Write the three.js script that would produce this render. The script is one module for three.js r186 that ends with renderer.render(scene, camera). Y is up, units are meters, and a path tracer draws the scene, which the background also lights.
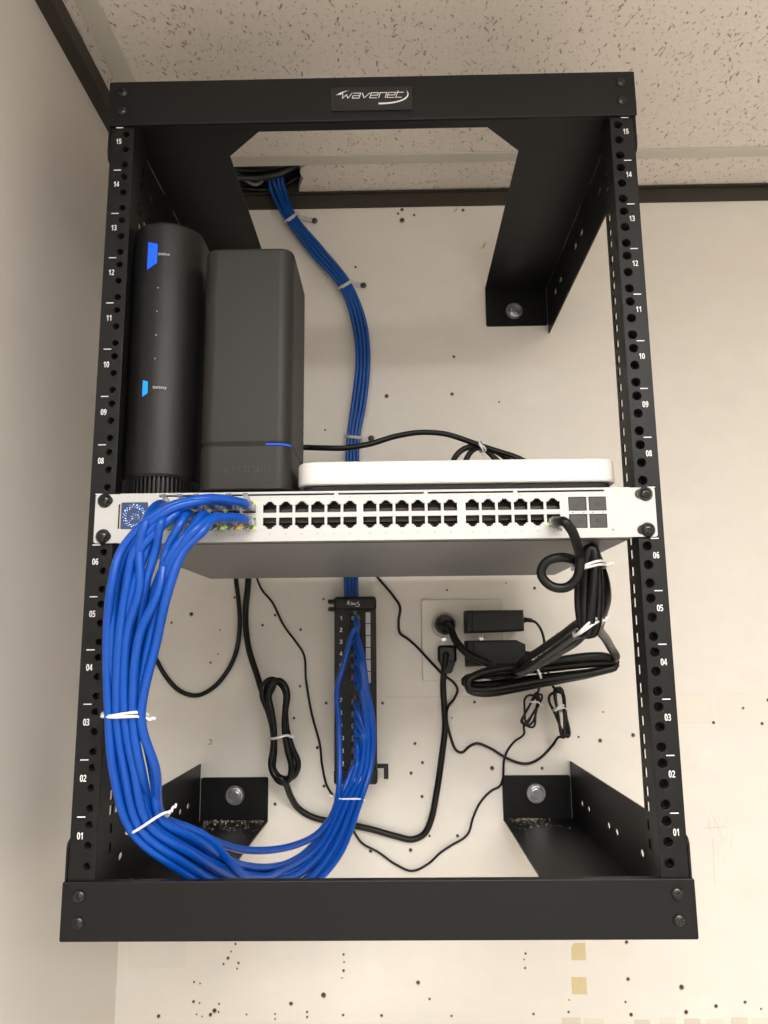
import * as THREE from 'three';
import { RoundedBoxGeometry } from 'three/addons/geometries/RoundedBoxGeometry.js';
import { mergeGeometries } from 'three/addons/utils/BufferGeometryUtils.js';
import { FontLoader } from 'three/addons/loaders/FontLoader.js';
import { TextGeometry } from 'three/addons/geometries/TextGeometry.js';
import { RectAreaLightUniformsLib } from 'three/addons/lights/RectAreaLightUniformsLib.js';

// ---------------------------------------------------------------- camera, light, exposure
const scene = new THREE.Scene();
scene.background = new THREE.Color(0x000000);
const camera = new THREE.PerspectiveCamera(66.844, 768 / 1024, 0.02, 20);
camera.position.set(0.0189, 0.1749, 0.6581);
camera.rotation.order = 'YXZ';
camera.rotation.set(0.17663, 0.015435, -0.009774);
const renderer = new THREE.WebGLRenderer({ antialias: true });
renderer.toneMapping = THREE.LinearToneMapping;
renderer.toneMappingExposure = 0.70;
renderer.shadowMap.enabled = true;
RectAreaLightUniformsLib.init();
const LAMP = new THREE.Color().setRGB(1.0, 0.985, 0.96);
// ceiling troffers: centre x, centre z, luminance (2 x 4 ft; each lamp's light hangs just under its recessed diffuser, built with the ceiling)
const TROFFERS = [[0.304, 1.182, 22], [1.524, 2.402, 29], [0.304, 3.622, 29]];

// ---------------------------------------------------------------- helpers
const D = 0.4282, CEIL = 0.865, UNIT = 0.04445;
const XL = -0.349, XR = 2.9, ZF = 4.2, FLOOR = -1.55;
let seed = 12345;
const rnd = () => { seed = (seed * 1664525 + 1013904223) >>> 0; return seed / 4294967296; };
const used = {};
function numbered(n) { used[n] = (used[n] || 0) + 1; return used[n] === 1 ? n : n + '_' + String(used[n] - 1).padStart(3, '0'); }
function std(o) { return new THREE.MeshStandardMaterial(o); }
function lin(r, g, b) { return new THREE.Color().setRGB(r, g, b); }
function mesh(name, geo, mat, parent) {
  const g = Array.isArray(geo) ? join(geo) : geo;
  const m = new THREE.Mesh(g, mat); m.castShadow = m.receiveShadow = true;
  if (parent) { m.name = name; parent.add(m); } else { m.name = numbered(name); scene.add(m); }
  return m;
}
function join(list) {
  const l = list.map((g) => { const h = g.index ? g.toNonIndexed() : g.clone(); for (const k of Object.keys(h.attributes)) if (!['position', 'normal', 'uv'].includes(k)) h.deleteAttribute(k); return h; });
  return mergeGeometries(l);
}
function thing(name, label, category, pos = [0, 0, 0], group) {
  const o = new THREE.Group(); o.name = numbered(name); o.position.set(...pos); scene.add(o);
  o.userData = { label, category }; if (group) o.userData.group = group;
  return o;
}
function tag(o, label, category, group) { o.userData = { label, category }; if (group) o.userData.group = group; return o; }
function structure(o) { o.userData = { kind: 'structure' }; return o; }
function box(x0, x1, y0, y1, z0, z1) { const g = new THREE.BoxGeometry(x1 - x0, y1 - y0, z1 - z0); g.translate((x0 + x1) / 2, (y0 + y1) / 2, (z0 + z1) / 2); return g; }
function rbox(x0, x1, y0, y1, z0, z1, r, s = 2) { const g = new RoundedBoxGeometry(x1 - x0, y1 - y0, z1 - z0, s, r); g.translate((x0 + x1) / 2, (y0 + y1) / 2, (z0 + z1) / 2); return g; }
function cyl(r0, r1, h, x, y, z, seg = 20, axis = 'z') { const g = new THREE.CylinderGeometry(r0, r1, h, seg); if (axis === 'z') g.rotateX(Math.PI / 2); if (axis === 'x') g.rotateZ(-Math.PI / 2); g.translate(x, y, z); return g; }
function rrect(w, h, r, cx = 0, cy = 0, P = THREE.Shape) {
  const s = new P(), x = cx - w / 2, y = cy - h / 2;
  s.moveTo(x + r, y); s.lineTo(x + w - r, y); s.absarc(x + w - r, y + r, r, -Math.PI / 2, 0); s.lineTo(x + w, y + h - r); s.absarc(x + w - r, y + h - r, r, 0, Math.PI / 2);
  s.lineTo(x + r, y + h); s.absarc(x + r, y + h - r, r, Math.PI / 2, Math.PI); s.lineTo(x, y + r); s.absarc(x + r, y + r, r, Math.PI, Math.PI * 1.5); return s;
}
function circ(cx, cy, r) { const p = new THREE.Path(); p.absarc(cx, cy, r, 0, Math.PI * 2, true); return p; }
function poly(pts, P = THREE.Shape) { const s = new P(); pts.forEach(([x, y], i) => (i ? s.lineTo(x, y) : s.moveTo(x, y))); s.closePath(); return s; }
function ext(shape, depth, bevel = 0, seg = 12) { return new THREE.ExtrudeGeometry(shape, { depth, bevelEnabled: bevel > 0, bevelSize: bevel, bevelThickness: bevel, bevelOffset: -bevel, bevelSegments: 2, curveSegments: seg }); }
const V = (p) => new THREE.Vector3(...p);
function tube(pts, r, radial = 10, per = 7, closed = false) {
  const c = new THREE.CatmullRomCurve3(pts.map(V), closed, 'centripetal');
  return new THREE.TubeGeometry(c, Math.max(8, pts.length * per), r, radial, closed);
}
function capped(pts, r, radial = 10, per = 7) {
  const t = tube(pts, r, radial, per), a = new THREE.SphereGeometry(r, 8, 6), b = a.clone();
  a.translate(...pts[0]); b.translate(...pts[pts.length - 1]); return join([t, a, b]);
}
function canvas(w, h) { const c = document.createElement('canvas'); c.width = w; c.height = h; return [c, c.getContext('2d')]; }
function texture(c, srgb = true) { const t = new THREE.CanvasTexture(c); if (srgb) t.colorSpace = THREE.SRGBColorSpace; t.magFilter = THREE.LinearFilter; t.anisotropy = 8; return t; }
const sansBold = await new FontLoader().loadAsync('fonts/droid/droid_sans_bold.typeface.json');
const sans = await new FontLoader().loadAsync('fonts/droid/droid_sans_regular.typeface.json');
function text(str, size, x, y, z, font = sansBold, sx = 1, depth = 0.00012) {
  const g = new TextGeometry(str, { font, size, depth, curveSegments: 3, bevelEnabled: false });
  g.computeBoundingBox(); const b = g.boundingBox; g.translate(-(b.min.x + b.max.x) / 2, -(b.min.y + b.max.y) / 2, 0); g.scale(sx, 1, 1); g.translate(x, y, z); return g;
}
// value noise for textures
function noiseGrid(n) { const a = new Float32Array(n * n); for (let i = 0; i < n * n; i++) a[i] = rnd(); return (x, y) => { const xi = Math.floor(x), yi = Math.floor(y), fx = x - xi, fy = y - yi, u = fx * fx * (3 - 2 * fx), v = fy * fy * (3 - 2 * fy), g = (i, j) => a[((j % n + n) % n) * n + ((i % n + n) % n)]; return (g(xi, yi) * (1 - u) + g(xi + 1, yi) * u) * (1 - v) + (g(xi, yi + 1) * (1 - u) + g(xi + 1, yi + 1) * u) * v; }; }
function grainTexture(size, scales, lo, hi) {
  const n = noiseGrid(128), d = new Uint8Array(size * size * 4);
  for (let y = 0; y < size; y++) for (let x = 0; x < size; x++) { let v = 0, w = 0; for (const [s, a] of scales) { v += a * n(x / size * s, y / size * s); w += a; } const c = lo + (hi - lo) * v / w, i = (y * size + x) * 4; d[i] = d[i + 1] = d[i + 2] = c; d[i + 3] = 255; }
  const t = new THREE.DataTexture(d, size, size); t.wrapS = t.wrapT = THREE.RepeatWrapping; t.magFilter = THREE.LinearFilter; t.needsUpdate = true; return t;
}

// ---------------------------------------------------------------- materials
const grain = grainTexture(256, [[128, 1], [64, 0.6]], 90, 165);
const M = {
  rack: new THREE.MeshPhysicalMaterial({ color: lin(0.0068, 0.0069, 0.0074), roughness: 0.42, specularIntensity: 0.5, bumpMap: grain, bumpScale: 0.00002 }),
  print: std({ color: lin(0.8, 0.8, 0.8), roughness: 0.6 }),
  screw: std({ color: lin(0.008, 0.008, 0.0085), roughness: 0.2 }),
  recess: std({ color: lin(0.006, 0.006, 0.006), roughness: 0.7 }),
  zinc: std({ color: lin(0.62, 0.63, 0.66), roughness: 0.3, metalness: 1 }),
  silver: std({ color: lin(0.56, 0.56, 0.555), roughness: 0.42, metalness: 0.0 }),
  chassis: std({ color: lin(0.22, 0.217, 0.21), roughness: 0.5, metalness: 0.15 }),
  jack: std({ color: lin(0.011, 0.010, 0.010), roughness: 0.5 }),
  shield: std({ color: lin(0.55, 0.54, 0.52), roughness: 0.35, metalness: 0.8 }),
  blue: new THREE.MeshPhysicalMaterial({ color: lin(0.0015, 0.072, 0.42), roughness: 0.28, specularIntensity: 0.75 }),
  blueDull: std({ color: lin(0.003, 0.070, 0.32), roughness: 0.42 }),
  black: new THREE.MeshPhysicalMaterial({ color: lin(0.0042, 0.004, 0.0038), roughness: 0.36, specularIntensity: 0.6 }),
  device: new THREE.MeshPhysicalMaterial({ color: lin(0.0085, 0.0085, 0.0088), roughness: 0.44, specularIntensity: 0.7 }),
  router: new THREE.MeshPhysicalMaterial({ color: lin(0.019, 0.0185, 0.0172), roughness: 0.48, specularIntensity: 0.65 }),
  white: std({ color: lin(0.68, 0.675, 0.655), roughness: 0.35 }),
  tie: std({ color: lin(0.80, 0.80, 0.80), roughness: 0.45 }),
  clear: new THREE.MeshPhysicalMaterial({ color: lin(0.9, 0.92, 0.95), roughness: 0.12, transmission: 0.85, thickness: 0.002, ior: 1.5 }),
  nylon: new THREE.MeshPhysicalMaterial({ color: lin(0.75, 0.76, 0.76), roughness: 0.4, transmission: 0.35, thickness: 0 }),
  gold: std({ color: lin(0.10, 0.08, 0.05), roughness: 0.4, metalness: 1 }),
  plate: std({ color: lin(0.70, 0.67, 0.60), roughness: 0.4 }),
  trim: std({ color: lin(0.034, 0.027, 0.020), roughness: 0.55 }),
  grid: std({ color: lin(0.62, 0.58, 0.50), roughness: 0.5 }),
  panel: new THREE.MeshPhysicalMaterial({ color: lin(0.0085, 0.0085, 0.009), roughness: 0.5, specularIntensity: 0.7 }),
};

// ---------------------------------------------------------------- the room
const PLATE_MARKS = [[0.0339,0.8205,8.4],[0.0342,0.838,5.3],[0.028,0.8315,3.8],[0.0524,0.8285,3.8],[0.1272,0.8353,4.6],[-0.0372,0.7448,3.8],[0.1072,0.6002,4.4],[0.0075,0.541,5.8],[0.1031,0.5426,5.1],[-0.0823,0.4909,3.2],[0.1711,0.5293,2.9],[-0.2682,0.2277,5.6],[-0.2954,0.2162,3.6],[-0.3097,0.2032,5.3],[-0.2083,0.25,3.4],[-0.1683,0.2114,3.5],[-0.1511,0.2251,3.6],[-0.1152,0.2047,3.6],[-0.2274,0.2052,2.2],[-0.2293,0.1724,2.2],[-0.2393,0.1609,3.3],[-0.1153,0.1281,3.6],[-0.0795,0.1052,3.6],[-0.1231,0.0857,3.5],[-0.0911,0.0468,4.1],[-0.0818,-0.003,4.0],[-0.1473,-0.0256,4.0],[-0.0835,0.2465,3.4],[0.089,0.2572,3.1],[0.1715,0.266,2.1],[0.2108,0.2586,3.9],[0.2397,0.195,3.6],[-0.0024,0.1045,3.8],[0.0409,0.051,4.0],[0.0506,0.0263,4.0],[0.035,0.0128,4.0],[0.0491,-0.0173,4.0],[-0.02,-0.0854,4.5],[0.0328,-0.0845,4.5],[0.0582,-0.0672,3.4],[0.0951,-0.0671,4.0],[0.1436,0.0185,5.6],[0.2104,0.0176,4.0],[0.2898,0.0529,5.4],[0.3344,0.0597,5.4],[0.2612,0.0577,3.2],[0.1227,0.1048,3.5],[0.0917,0.0839,1.9],[0.4433,0.0752,4.0],[0.4845,0.0938,3.5],[0.5081,0.0733,4.0],[0.519,0.104,4.0],[0.296,0.0901,2.2],[-0.2369,0.0577,2.0],[0.3755,-0.251,6.3],[0.379,-0.28,5.0],[0.4173,-0.2732,4.5],[0.4543,-0.2687,3.8],[0.4737,-0.2768,2.8],[0.3033,-0.2683,3.3],[0.3082,-0.2414,4.5],[0.3094,-0.2828,4.4],[0.3091,-0.1977,4.5],[-0.0815,-0.259,6.4],[0.0399,-0.2447,5.1],[0.0542,-0.2641,3.1],[-0.0073,-0.2831,3.8],[-0.0564,-0.2825,3.3],[-0.1025,-0.2789,3.3],[-0.1024,-0.2847,3.1],[0.0818,-0.2839,3.3],[0.186,-0.2819,3.3],[0.1788,-0.2109,3.3],[0.1766,-0.218,2.3],[0.1775,-0.2281,3.1],[-0.0558,-0.2113,3.4],[-0.0551,-0.2202,2.6],[-0.0558,-0.2303,3.6],[-0.0577,-0.2391,2.1],[-0.1231,-0.2689,4.6],[-0.2212,-0.2768,5.7],[-0.2262,-0.2815,4.6],[-0.2156,-0.2692,3.1],[-0.216,-0.2786,2.6],[-0.2485,-0.2662,3.6],[-0.2407,-0.268,2.3],[-0.2486,-0.2433,3.1],[-0.2408,-0.2451,2.3],[-0.2054,-0.2149,3.9],[-0.2017,-0.2072,2.3],[-0.2111,-0.2221,2.9],[-0.1916,-0.2209,3.1],[-0.1934,-0.2275,2.6],[-0.1961,-0.1982,3.1],[-0.2929,-0.2831,4.4],[-0.2441,-0.2814,2.3],[-0.237,-0.2838,2.1],[-0.18,-0.2816,2.6],[-0.1434,-0.2811,2.6],[-0.1433,-0.2869,2.3],[0.2318,-0.2657,2.0],[0.2305,-0.2797,3.0],[-0.1811,-0.1365,3.9],[-0.0902,-0.0688,4.0]];   // old nail and screw holes in the back wall: x, y in metres, diameter in mm
{
  // back wall: the part round the rack carries the old holes, filler and dirt
  const x0 = XL, x1 = 1.051, y0 = -0.533, y1 = 0.867, S = 2048, k = S / 1.4;
  const [c, g] = canvas(S, S), [cb, b] = canvas(S, S);
  g.fillStyle = 'rgb(224,219,211)'; g.fillRect(0, 0, S, S); b.fillStyle = 'rgb(200,200,200)'; b.fillRect(0, 0, S, S);
  const X = (x) => (x - x0) * k, Y = (y) => (y1 - y) * k;
  for (let i = 0; i < 5200; i++) { const a = rnd() * 0.03, r = 2 + rnd() * 22; g.fillStyle = rnd() < 0.5 ? `rgba(255,250,238,${a})` : `rgba(190,178,160,${a})`; g.beginPath(); g.ellipse(rnd() * S, rnd() * S, r * (1 + rnd()), r, 0, 0, 7); g.fill(); }
  for (let i = 0; i < 9000; i++) { const v = 190 + rnd() * 22 | 0; b.fillStyle = `rgba(${v},${v},${v},.5)`; b.beginPath(); b.arc(rnd() * S, rnd() * S, 1 + rnd() * 2.5, 0, 7); b.fill(); }
  // filled and painted-over rectangles where plates and labels came off, and thin paint ridges
  const patch = (ax, ay, bx, by, col) => { g.fillStyle = col; g.fillRect(X(ax), Y(by), (bx - ax) * k, (by - ay) * k); g.strokeStyle = 'rgba(170,158,138,.12)'; g.lineWidth = 1.2; g.strokeRect(X(ax), Y(by), (bx - ax) * k, (by - ay) * k); };
  patch(0.395, 0.075, 0.442, 0.112, 'rgba(226,214,190,.15)'); patch(0.452, 0.068, 0.60, 0.114, 'rgba(226,214,190,.18)');
  patch(-0.335, -0.225, -0.262, -0.150, 'rgba(200,192,180,.14)');
  g.strokeStyle = 'rgba(165,155,138,.35)'; g.lineWidth = 1.2;
  for (const [ax, ay, bx, by] of [[0.0, 0.112, 0.16, 0.112], [0.43, -0.04, 0.445, -0.075], [0.43, -0.075, 0.428, -0.13], [0.42, -0.06, 0.45, -0.058]]) { g.beginPath(); g.moveTo(X(ax), Y(ay)); g.lineTo(X(bx), Y(by)); g.stroke(); }
  for (let i = 0; i < 26; i++) { const x = X(0.425 + rnd() * 0.03), y = Y(-0.04 - rnd() * 0.06); g.strokeStyle = 'rgba(180,168,148,.22)'; g.beginPath(); g.moveTo(x, y); g.lineTo(x + (rnd() - .5) * 8, y + 10 + rnd() * 14); g.stroke(); }
  for (const [x, y] of [[0.118, 0.840], [0.16, 0.782], [0.158, 0.778], [-0.234, 0.058]]) { g.strokeStyle = 'rgba(90,80,66,.7)'; g.lineWidth = 1.6; g.beginPath(); g.moveTo(X(x), Y(y)); g.lineTo(X(x) - 3, Y(y) + 9); g.lineTo(X(x) - 8, Y(y) + 8); g.stroke(); }
  for (const [x, y, d] of PLATE_MARKS) {
    const r = Math.max(1.2, d * 0.001 * k / 2 * 0.85);
    if (d > 3.4) { g.fillStyle = 'rgba(140,124,100,.55)'; g.beginPath(); g.ellipse(X(x), Y(y) + r * .3, r * 1.35, r * 1.2, rnd() * 3, 0, 7); g.fill(); }
    g.fillStyle = d > 3.4 ? 'rgb(46,38,28)' : 'rgb(66,54,40)'; g.beginPath(); g.ellipse(X(x), Y(y), r * (0.85 + rnd() * .3), r, rnd() * 3, 0, 7); g.fill();
    b.fillStyle = 'rgb(20,20,20)'; b.beginPath(); b.arc(X(x), Y(y), r, 0, 7); b.fill();
  }
  const wallMat = std({ map: texture(c), bumpMap: texture(cb, false), bumpScale: 0.0009, roughness: 0.5 });
  const plain = std({ color: new THREE.Color('rgb(224,219,211)'), roughness: 0.5 });
  const wb = new THREE.Group(); wb.name = 'wall_back'; scene.add(wb); structure(wb);
  mesh('board', box(x0, x1, y0, y1, -D - 0.05, -D), wallMat, wb);
  mesh('wall_surface', [box(x0 - 0.1, XR, FLOOR, y0, -D - 0.05, -D), box(x1, XR, y0, y1, -D - 0.05, -D)], plain, wb);
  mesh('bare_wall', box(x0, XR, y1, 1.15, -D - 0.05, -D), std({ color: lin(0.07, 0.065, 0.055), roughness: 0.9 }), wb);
  const sideTex = grainTexture(512, [[6, 1], [24, 0.4], [120, 0.35]], 214, 232);
  const side = std({ color: new THREE.Color('rgb(236,230,222)'), map: sideTex, roughness: 0.55, bumpMap: grain, bumpScale: 0.0001 });
  structure(mesh('wall_left', box(XL - 0.1, XL, FLOOR, 1.15, -D - 0.05, ZF), side));
  structure(mesh('wall_right', box(XR, XR + 0.1, FLOOR, 1.15, -D - 0.05, ZF), side));
  structure(mesh('wall_front', box(XL - 0.1, XR + 0.1, FLOOR, 1.15, ZF, ZF + 0.1), side));
  structure(mesh('floor', box(XL - 0.1, XR + 0.1, FLOOR - 0.1, FLOOR, -D - 0.05, ZF + 0.1), std({ color: lin(0.62, 0.60, 0.57), roughness: 0.5 })));
  structure(mesh('trim_1', [box(XL, XR, 0.8415, CEIL, -D, -D + 0.0035), box(XL, XR, CEIL - 0.0025, CEIL, -D + 0.0035, -D + 0.009)], M.trim));
  structure(mesh('trim_2', box(XL, XL + 0.017, 0.8425, CEIL, -D + 0.009, ZF), M.trim));
}
{
  const ceil = new THREE.Group(); ceil.name = 'ceiling'; scene.add(ceil); structure(ceil);
  // fissured mineral-fibre tile: pinholes and worm-like fissures, cut into the face
  const Wd = 2048, Hd = 1024, [c, g] = canvas(Wd, Hd), [cb, b] = canvas(Wd, Hd);
  g.fillStyle = 'rgb(234,224,213)'; g.fillRect(0, 0, Wd, Hd); b.fillStyle = 'rgb(210,210,210)'; b.fillRect(0, 0, Wd, Hd);
  for (let i = 0; i < 26000; i++) { const x = rnd() * Wd, y = rnd() * Hd, r = .8 + rnd() * 2.4, a = .05 + rnd() * .14; g.fillStyle = rnd() < .5 ? `rgba(178,160,138,${a})` : `rgba(246,238,226,${a})`; g.beginPath(); g.arc(x, y, r, 0, 7); g.fill(); const v = 170 + rnd() * 80 | 0; b.fillStyle = `rgba(${v},${v},${v},.3)`; b.beginPath(); b.arc(x, y, r, 0, 7); b.fill(); }
  for (let i = 0; i < 9000; i++) { const x = rnd() * Wd, y = rnd() * Hd, r = .5 + rnd() * .9; g.fillStyle = 'rgba(140,120,98,.5)'; g.beginPath(); g.arc(x, y, r, 0, 7); g.fill(); b.fillStyle = 'rgb(60,60,60)'; b.beginPath(); b.arc(x, y, r, 0, 7); b.fill(); }
  for (let i = 0; i < 4300; i++) {
    let x = rnd() * Wd, y = rnd() * Hd, a = Math.PI / 2 + (rnd() - .5) * 1.5; const n = 1 + (rnd() * rnd() * 5 | 0), w = 1.1 + rnd() * rnd() * 2.6;
    for (const [ctx, col] of [[g, `rgba(${128 + rnd() * 30 | 0},112,92,.6)`], [b, 'rgb(10,10,10)']]) { ctx.strokeStyle = col; ctx.lineWidth = w; ctx.lineCap = 'round'; let px = x, py = y, aa = a; ctx.beginPath(); ctx.moveTo(px, py); for (let j = 0; j < n; j++) { aa += Math.sin(i * 7.3 + j * 2.1) * .5; px += Math.cos(aa) * 2.6; py += Math.sin(aa) * 2.6; ctx.lineTo(px, py); } ctx.stroke(); }
  }
  const tileMat = std({ map: texture(c), bumpMap: texture(cb, false), bumpScale: 0.0015, roughness: 0.95 });
  const TK = 0.016, yT = CEIL + 0.0015;
  // tile face uv in metres so that the pattern keeps its size on cut tiles
  const tile = (x0, x1, z0, z1) => { const gm = box(x0, x1, yT, yT + TK, z0, z1), p = gm.attributes.position, u = gm.attributes.uv; for (let i = 0; i < p.count; i++) u.setXY(i, (p.getX(i) + 0.306) / 1.22, (p.getZ(i) + 0.343) / 0.61); mesh('ceiling_tile', gm, tileMat, ceil); };
  for (const t of [tileMat.map, tileMat.bumpMap]) t.wrapS = t.wrapT = THREE.RepeatWrapping;
  const cols = [[-0.345, -0.306], [-0.306, 0.914], [0.914, 2.134], [2.134, XR]], rows = [[-0.343, 0.267], [0.267, 0.877], [0.877, 1.487], [1.487, 2.097], [2.097, 2.707], [2.707, 3.317], [3.317, 3.927], [3.927, ZF]];
  const isLamp = (c, r) => TROFFERS.some((t) => t[0] > c[0] && t[0] < c[1] && t[1] > r[0] && t[1] < r[1]);
  for (const cl of cols) for (const r of rows) if (!isLamp(cl, r)) tile(cl[0], cl[1], r[0], r[1]);
  // cut tiles along the back wall; the one above the cables is broken away
  const broken = poly([[-0.100, -0.345], [-0.104, -0.356], [-0.112, -0.362], [-0.116, -0.374], [-0.112, -0.386], [-0.117, -0.400], [-0.121, -0.412], [-0.124, -0.4275], [0.914, -0.4275], [0.914, -0.345]]);
  const bg = ext(broken, TK).rotateX(Math.PI / 2).applyMatrix4(new THREE.Matrix4().makeScale(1, -1, -1));
  { const p = bg.attributes.position, u = bg.attributes.uv; for (let i = 0; i < p.count; i++) { p.setY(i, yT + Math.abs(p.getY(i))); p.setZ(i, -Math.abs(p.getZ(i))); u.setXY(i, (p.getX(i) + 0.306) / 1.22, (p.getZ(i) + 0.343) / 0.61); } bg.computeVertexNormals(); }
  mesh('ceiling_tile', bg, tileMat, ceil);
  tile(-0.345, -0.245, -0.4275, -0.343); tile(0.914, XR, -0.4275, -0.343);
  // grid: tee bars
  const gw = 0.012;
  const bar = (x0, x1, z0, z1) => mesh('grid_bar', [rbox(x0, x1, CEIL - 0.0006, CEIL + 0.0012, z0, z1, 0.0004, 1), (x1 - x0 > z1 - z0) ? box(x0, x1, CEIL + 0.001, CEIL + 0.036, (z0 + z1) / 2 - 0.0008, (z0 + z1) / 2 + 0.0008) : box((x0 + x1) / 2 - 0.0008, (x0 + x1) / 2 + 0.0008, CEIL + 0.001, CEIL + 0.036, z0, z1)], M.grid, ceil);
  for (const z of [-0.343, 0.267, 0.877, 1.487, 2.097, 2.707, 3.317, 3.927]) bar(XL + 0.017, XR, z - 0.0105, z + 0.0105);
  for (const x of [-0.306, 0.914, 2.134]) bar(x - gw, x + gw, -0.332, ZF);
  mesh('slab', box(XL - 0.1, XR + 0.1, 1.15, 1.25, -D - 0.05, ZF + 0.1), std({ color: lin(0.12, 0.11, 0.10), roughness: 0.9 }), ceil);
  for (const [i, [x, z, L]] of TROFFERS.entries()) {
    const t = thing('ceiling_light', ['recessed rectangular ceiling light nearest the rack', 'recessed rectangular ceiling light toward the right wall', 'recessed rectangular ceiling light farthest from the rack'][i], 'ceiling light', [x, CEIL, z]);
    const y = 0.062, a = 0.606, b = 0.301;
    mesh('housing', [box(-a, a, 0.09, 0.1, -b, b), box(-a, -a + 0.006, 0.0015, 0.09, -b, b), box(a - 0.006, a, 0.0015, 0.09, -b, b), box(-a, a, 0.0015, 0.09, -b, -b + 0.006), box(-a, a, 0.0015, 0.09, b - 0.006, b)], M.white, t);
    mesh('diffuser', box(-a + 0.006, a - 0.006, y, y + 0.004, -b + 0.006, b - 0.006), std({ color: lin(0.8, 0.8, 0.8), emissive: LAMP, emissiveIntensity: 2.5, roughness: 0.6 }), t);
    const l = new THREE.RectAreaLight(LAMP, L, 1.17, 0.57); l.position.set(x, CEIL + y - 0.002, z); l.rotation.set(-Math.PI / 2, 0, 0); l.castShadow = true; scene.add(l); l.name = 'troffer_light_' + (i + 1);
  }
}

// ---------------------------------------------------------------- the rack
const rack = thing('wall_rack', 'black steel open wall-mount rack with numbered rails bolted to the wall', 'rack');
function screwHead(r, x, y, z, parent, name, mat = M.screw) {   // domed cross-recess head facing +z
  const pts = []; for (let i = 0; i <= 6; i++) { const a = i / 6 * Math.PI / 2; pts.push(new THREE.Vector2(Math.max(1e-5, Math.cos(a) * r), Math.sin(a) * r * 0.55)); }
  const g = new THREE.LatheGeometry([new THREE.Vector2(r, -0.0004), ...pts], 18).rotateX(Math.PI / 2).translate(x, y, z);
  const m = mesh(name, g, mat, parent);
  const cr = [box(-r * 0.5, r * 0.5, -r * 0.1, r * 0.1, 0, r * 0.06), box(-r * 0.1, r * 0.1, -r * 0.5, r * 0.5, 0, r * 0.06)].map((q) => q.rotateZ(rnd() * 1.5).translate(x, y, z + r * 0.5));
  mesh('cross_slot', cr, M.recess, m); return m;
}
{
  // rails
  const H0 = -0.040, H1 = 0.704;
  for (const s of [-1, 1]) {
    const X = (a) => s * a, xs = (a, b) => (s > 0 ? [a, b] : [-b, -a]);
    const face = poly([[X(0.2255), H0], [X(0.2475), H0], [X(0.2475), H1], [X(0.2255), H1]]);
    const barrels = [];
    for (let u = 0; u < 15; u++) for (const h of [0.00635, 0.022225, 0.0381]) {
      const y = u * UNIT + h; face.holes.push(circ(X(0.2327), y, 0.0037));
      const c = new THREE.CylinderGeometry(0.0031, 0.0031, 0.009, 12, 1, true).rotateX(Math.PI / 2).translate(X(0.2327), y, -0.0063); barrels.push(c);
      const b = new THREE.CircleGeometry(0.0031, 12).translate(X(0.2327), y, -0.0105); barrels.push(b);
    }
    const f = ext(face, 0.0006, 0.0007, 14).translate(0, 0, -0.0022);
    const r = mesh('rail', [f, box(...xs(0.2459, 0.2475), H0, H1, -0.047, -0.001), box(...xs(0.2255, 0.2271), H0, H1, -0.014, -0.001), box(...xs(0.235, 0.2465), H0, H1, -0.0320, -0.0304)], M.rack, rack);
    mesh('threaded_holes', barrels, M.recess, r);
    // slotted inner flange
    const fl = poly([[0.0304, H0], [0.071, H0], [0.071, H1], [0.0304, H1]]);
    for (let u = 0; u < 15; u++) for (const h of [0.00635, 0.022225, 0.0381]) { const y = u * UNIT + h; fl.holes.push(rrect(0.0085, 0.0085, 0.001, 0.061, y, THREE.Path)); }
    mesh('slotted_flange', ext(fl, 0.0016, 0, 4).rotateY(Math.PI / 2).translate(X(0.2366) - (s > 0 ? 0 : 0.0016) , 0, 0), M.rack, r);
    const marks = [];
    for (let u = 1; u <= 15; u++) {
      marks.push(text(String(u).padStart(2, '0'), 0.0054, X(0.2392), (u - 0.325) * UNIT, 0.0002, sansBold, 0.66));
      marks.push(box(X(0.239) - 0.0034, X(0.239) + 0.0034, u * UNIT - 0.00045, u * UNIT + 0.00045, 0.0002, 0.0003));
    }
    const mk = mesh('unit_numbers', marks, M.print, r); mk.userData.label = 'white printed rack unit numbers and tick marks';
  }
  // beams: C channels, top and bottom
  const beam = (y0, y1, lipY, panY, name, lipD) => {
    const f = ext(rrect(0.5008, y1 - y0, 0.0016, 0, (y0 + y1) / 2), 0.0012, 0.0007, 4).translate(0, 0, 0.0004);
    const lip = rbox(-0.249, 0.249, lipY - 0.0012, lipY + 0.0012, -lipD, 0.0024, 0.0011, 2);
    const pan = ext(poly([[-0.2485, -0.0005], [0.2485, -0.0005], [0.2485, -0.100], [0.1562, -0.100], [0.118, -0.0605], [-0.118, -0.0605], [-0.1562, -0.100], [-0.2485, -0.100]]), 0.0018).rotateX(Math.PI / 2);
    { const p = pan.attributes.position; for (let i = 0; i < p.count; i++) { const z = p.getZ(i), y = p.getY(i); p.setZ(i, z); p.setY(i, panY + y); } }
    return mesh(name, [f, lip, pan], M.rack, rack);
  };
  const top = beam(0.6678, 0.7142, 0.6690, 0.7060, 'top_beam', 0.003), bottom = beam(-0.0487, -0.0042, -0.0054, -0.0461, 'bottom_beam', 0.006);
  for (const s of [-1, 1]) {
    for (const y of [0.7022, 0.6828]) screwHead(0.0047, s * 0.2368, y, 0.0024, top, 'screw');
    for (const y of [-0.0150, -0.0346]) screwHead(0.0052, s * 0.2362, y, 0.0024, bottom, 'screw');
  }
  // name plate
  const np = mesh('name_plate', ext(rrect(0.0772, 0.0245, 0.0015, 0.0007, 0.6896), 0.0010, 0.0004, 5).translate(0, 0, 0.0026), std({ color: lin(0.006, 0.006, 0.006), roughness: 0.35 }), top);
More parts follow.
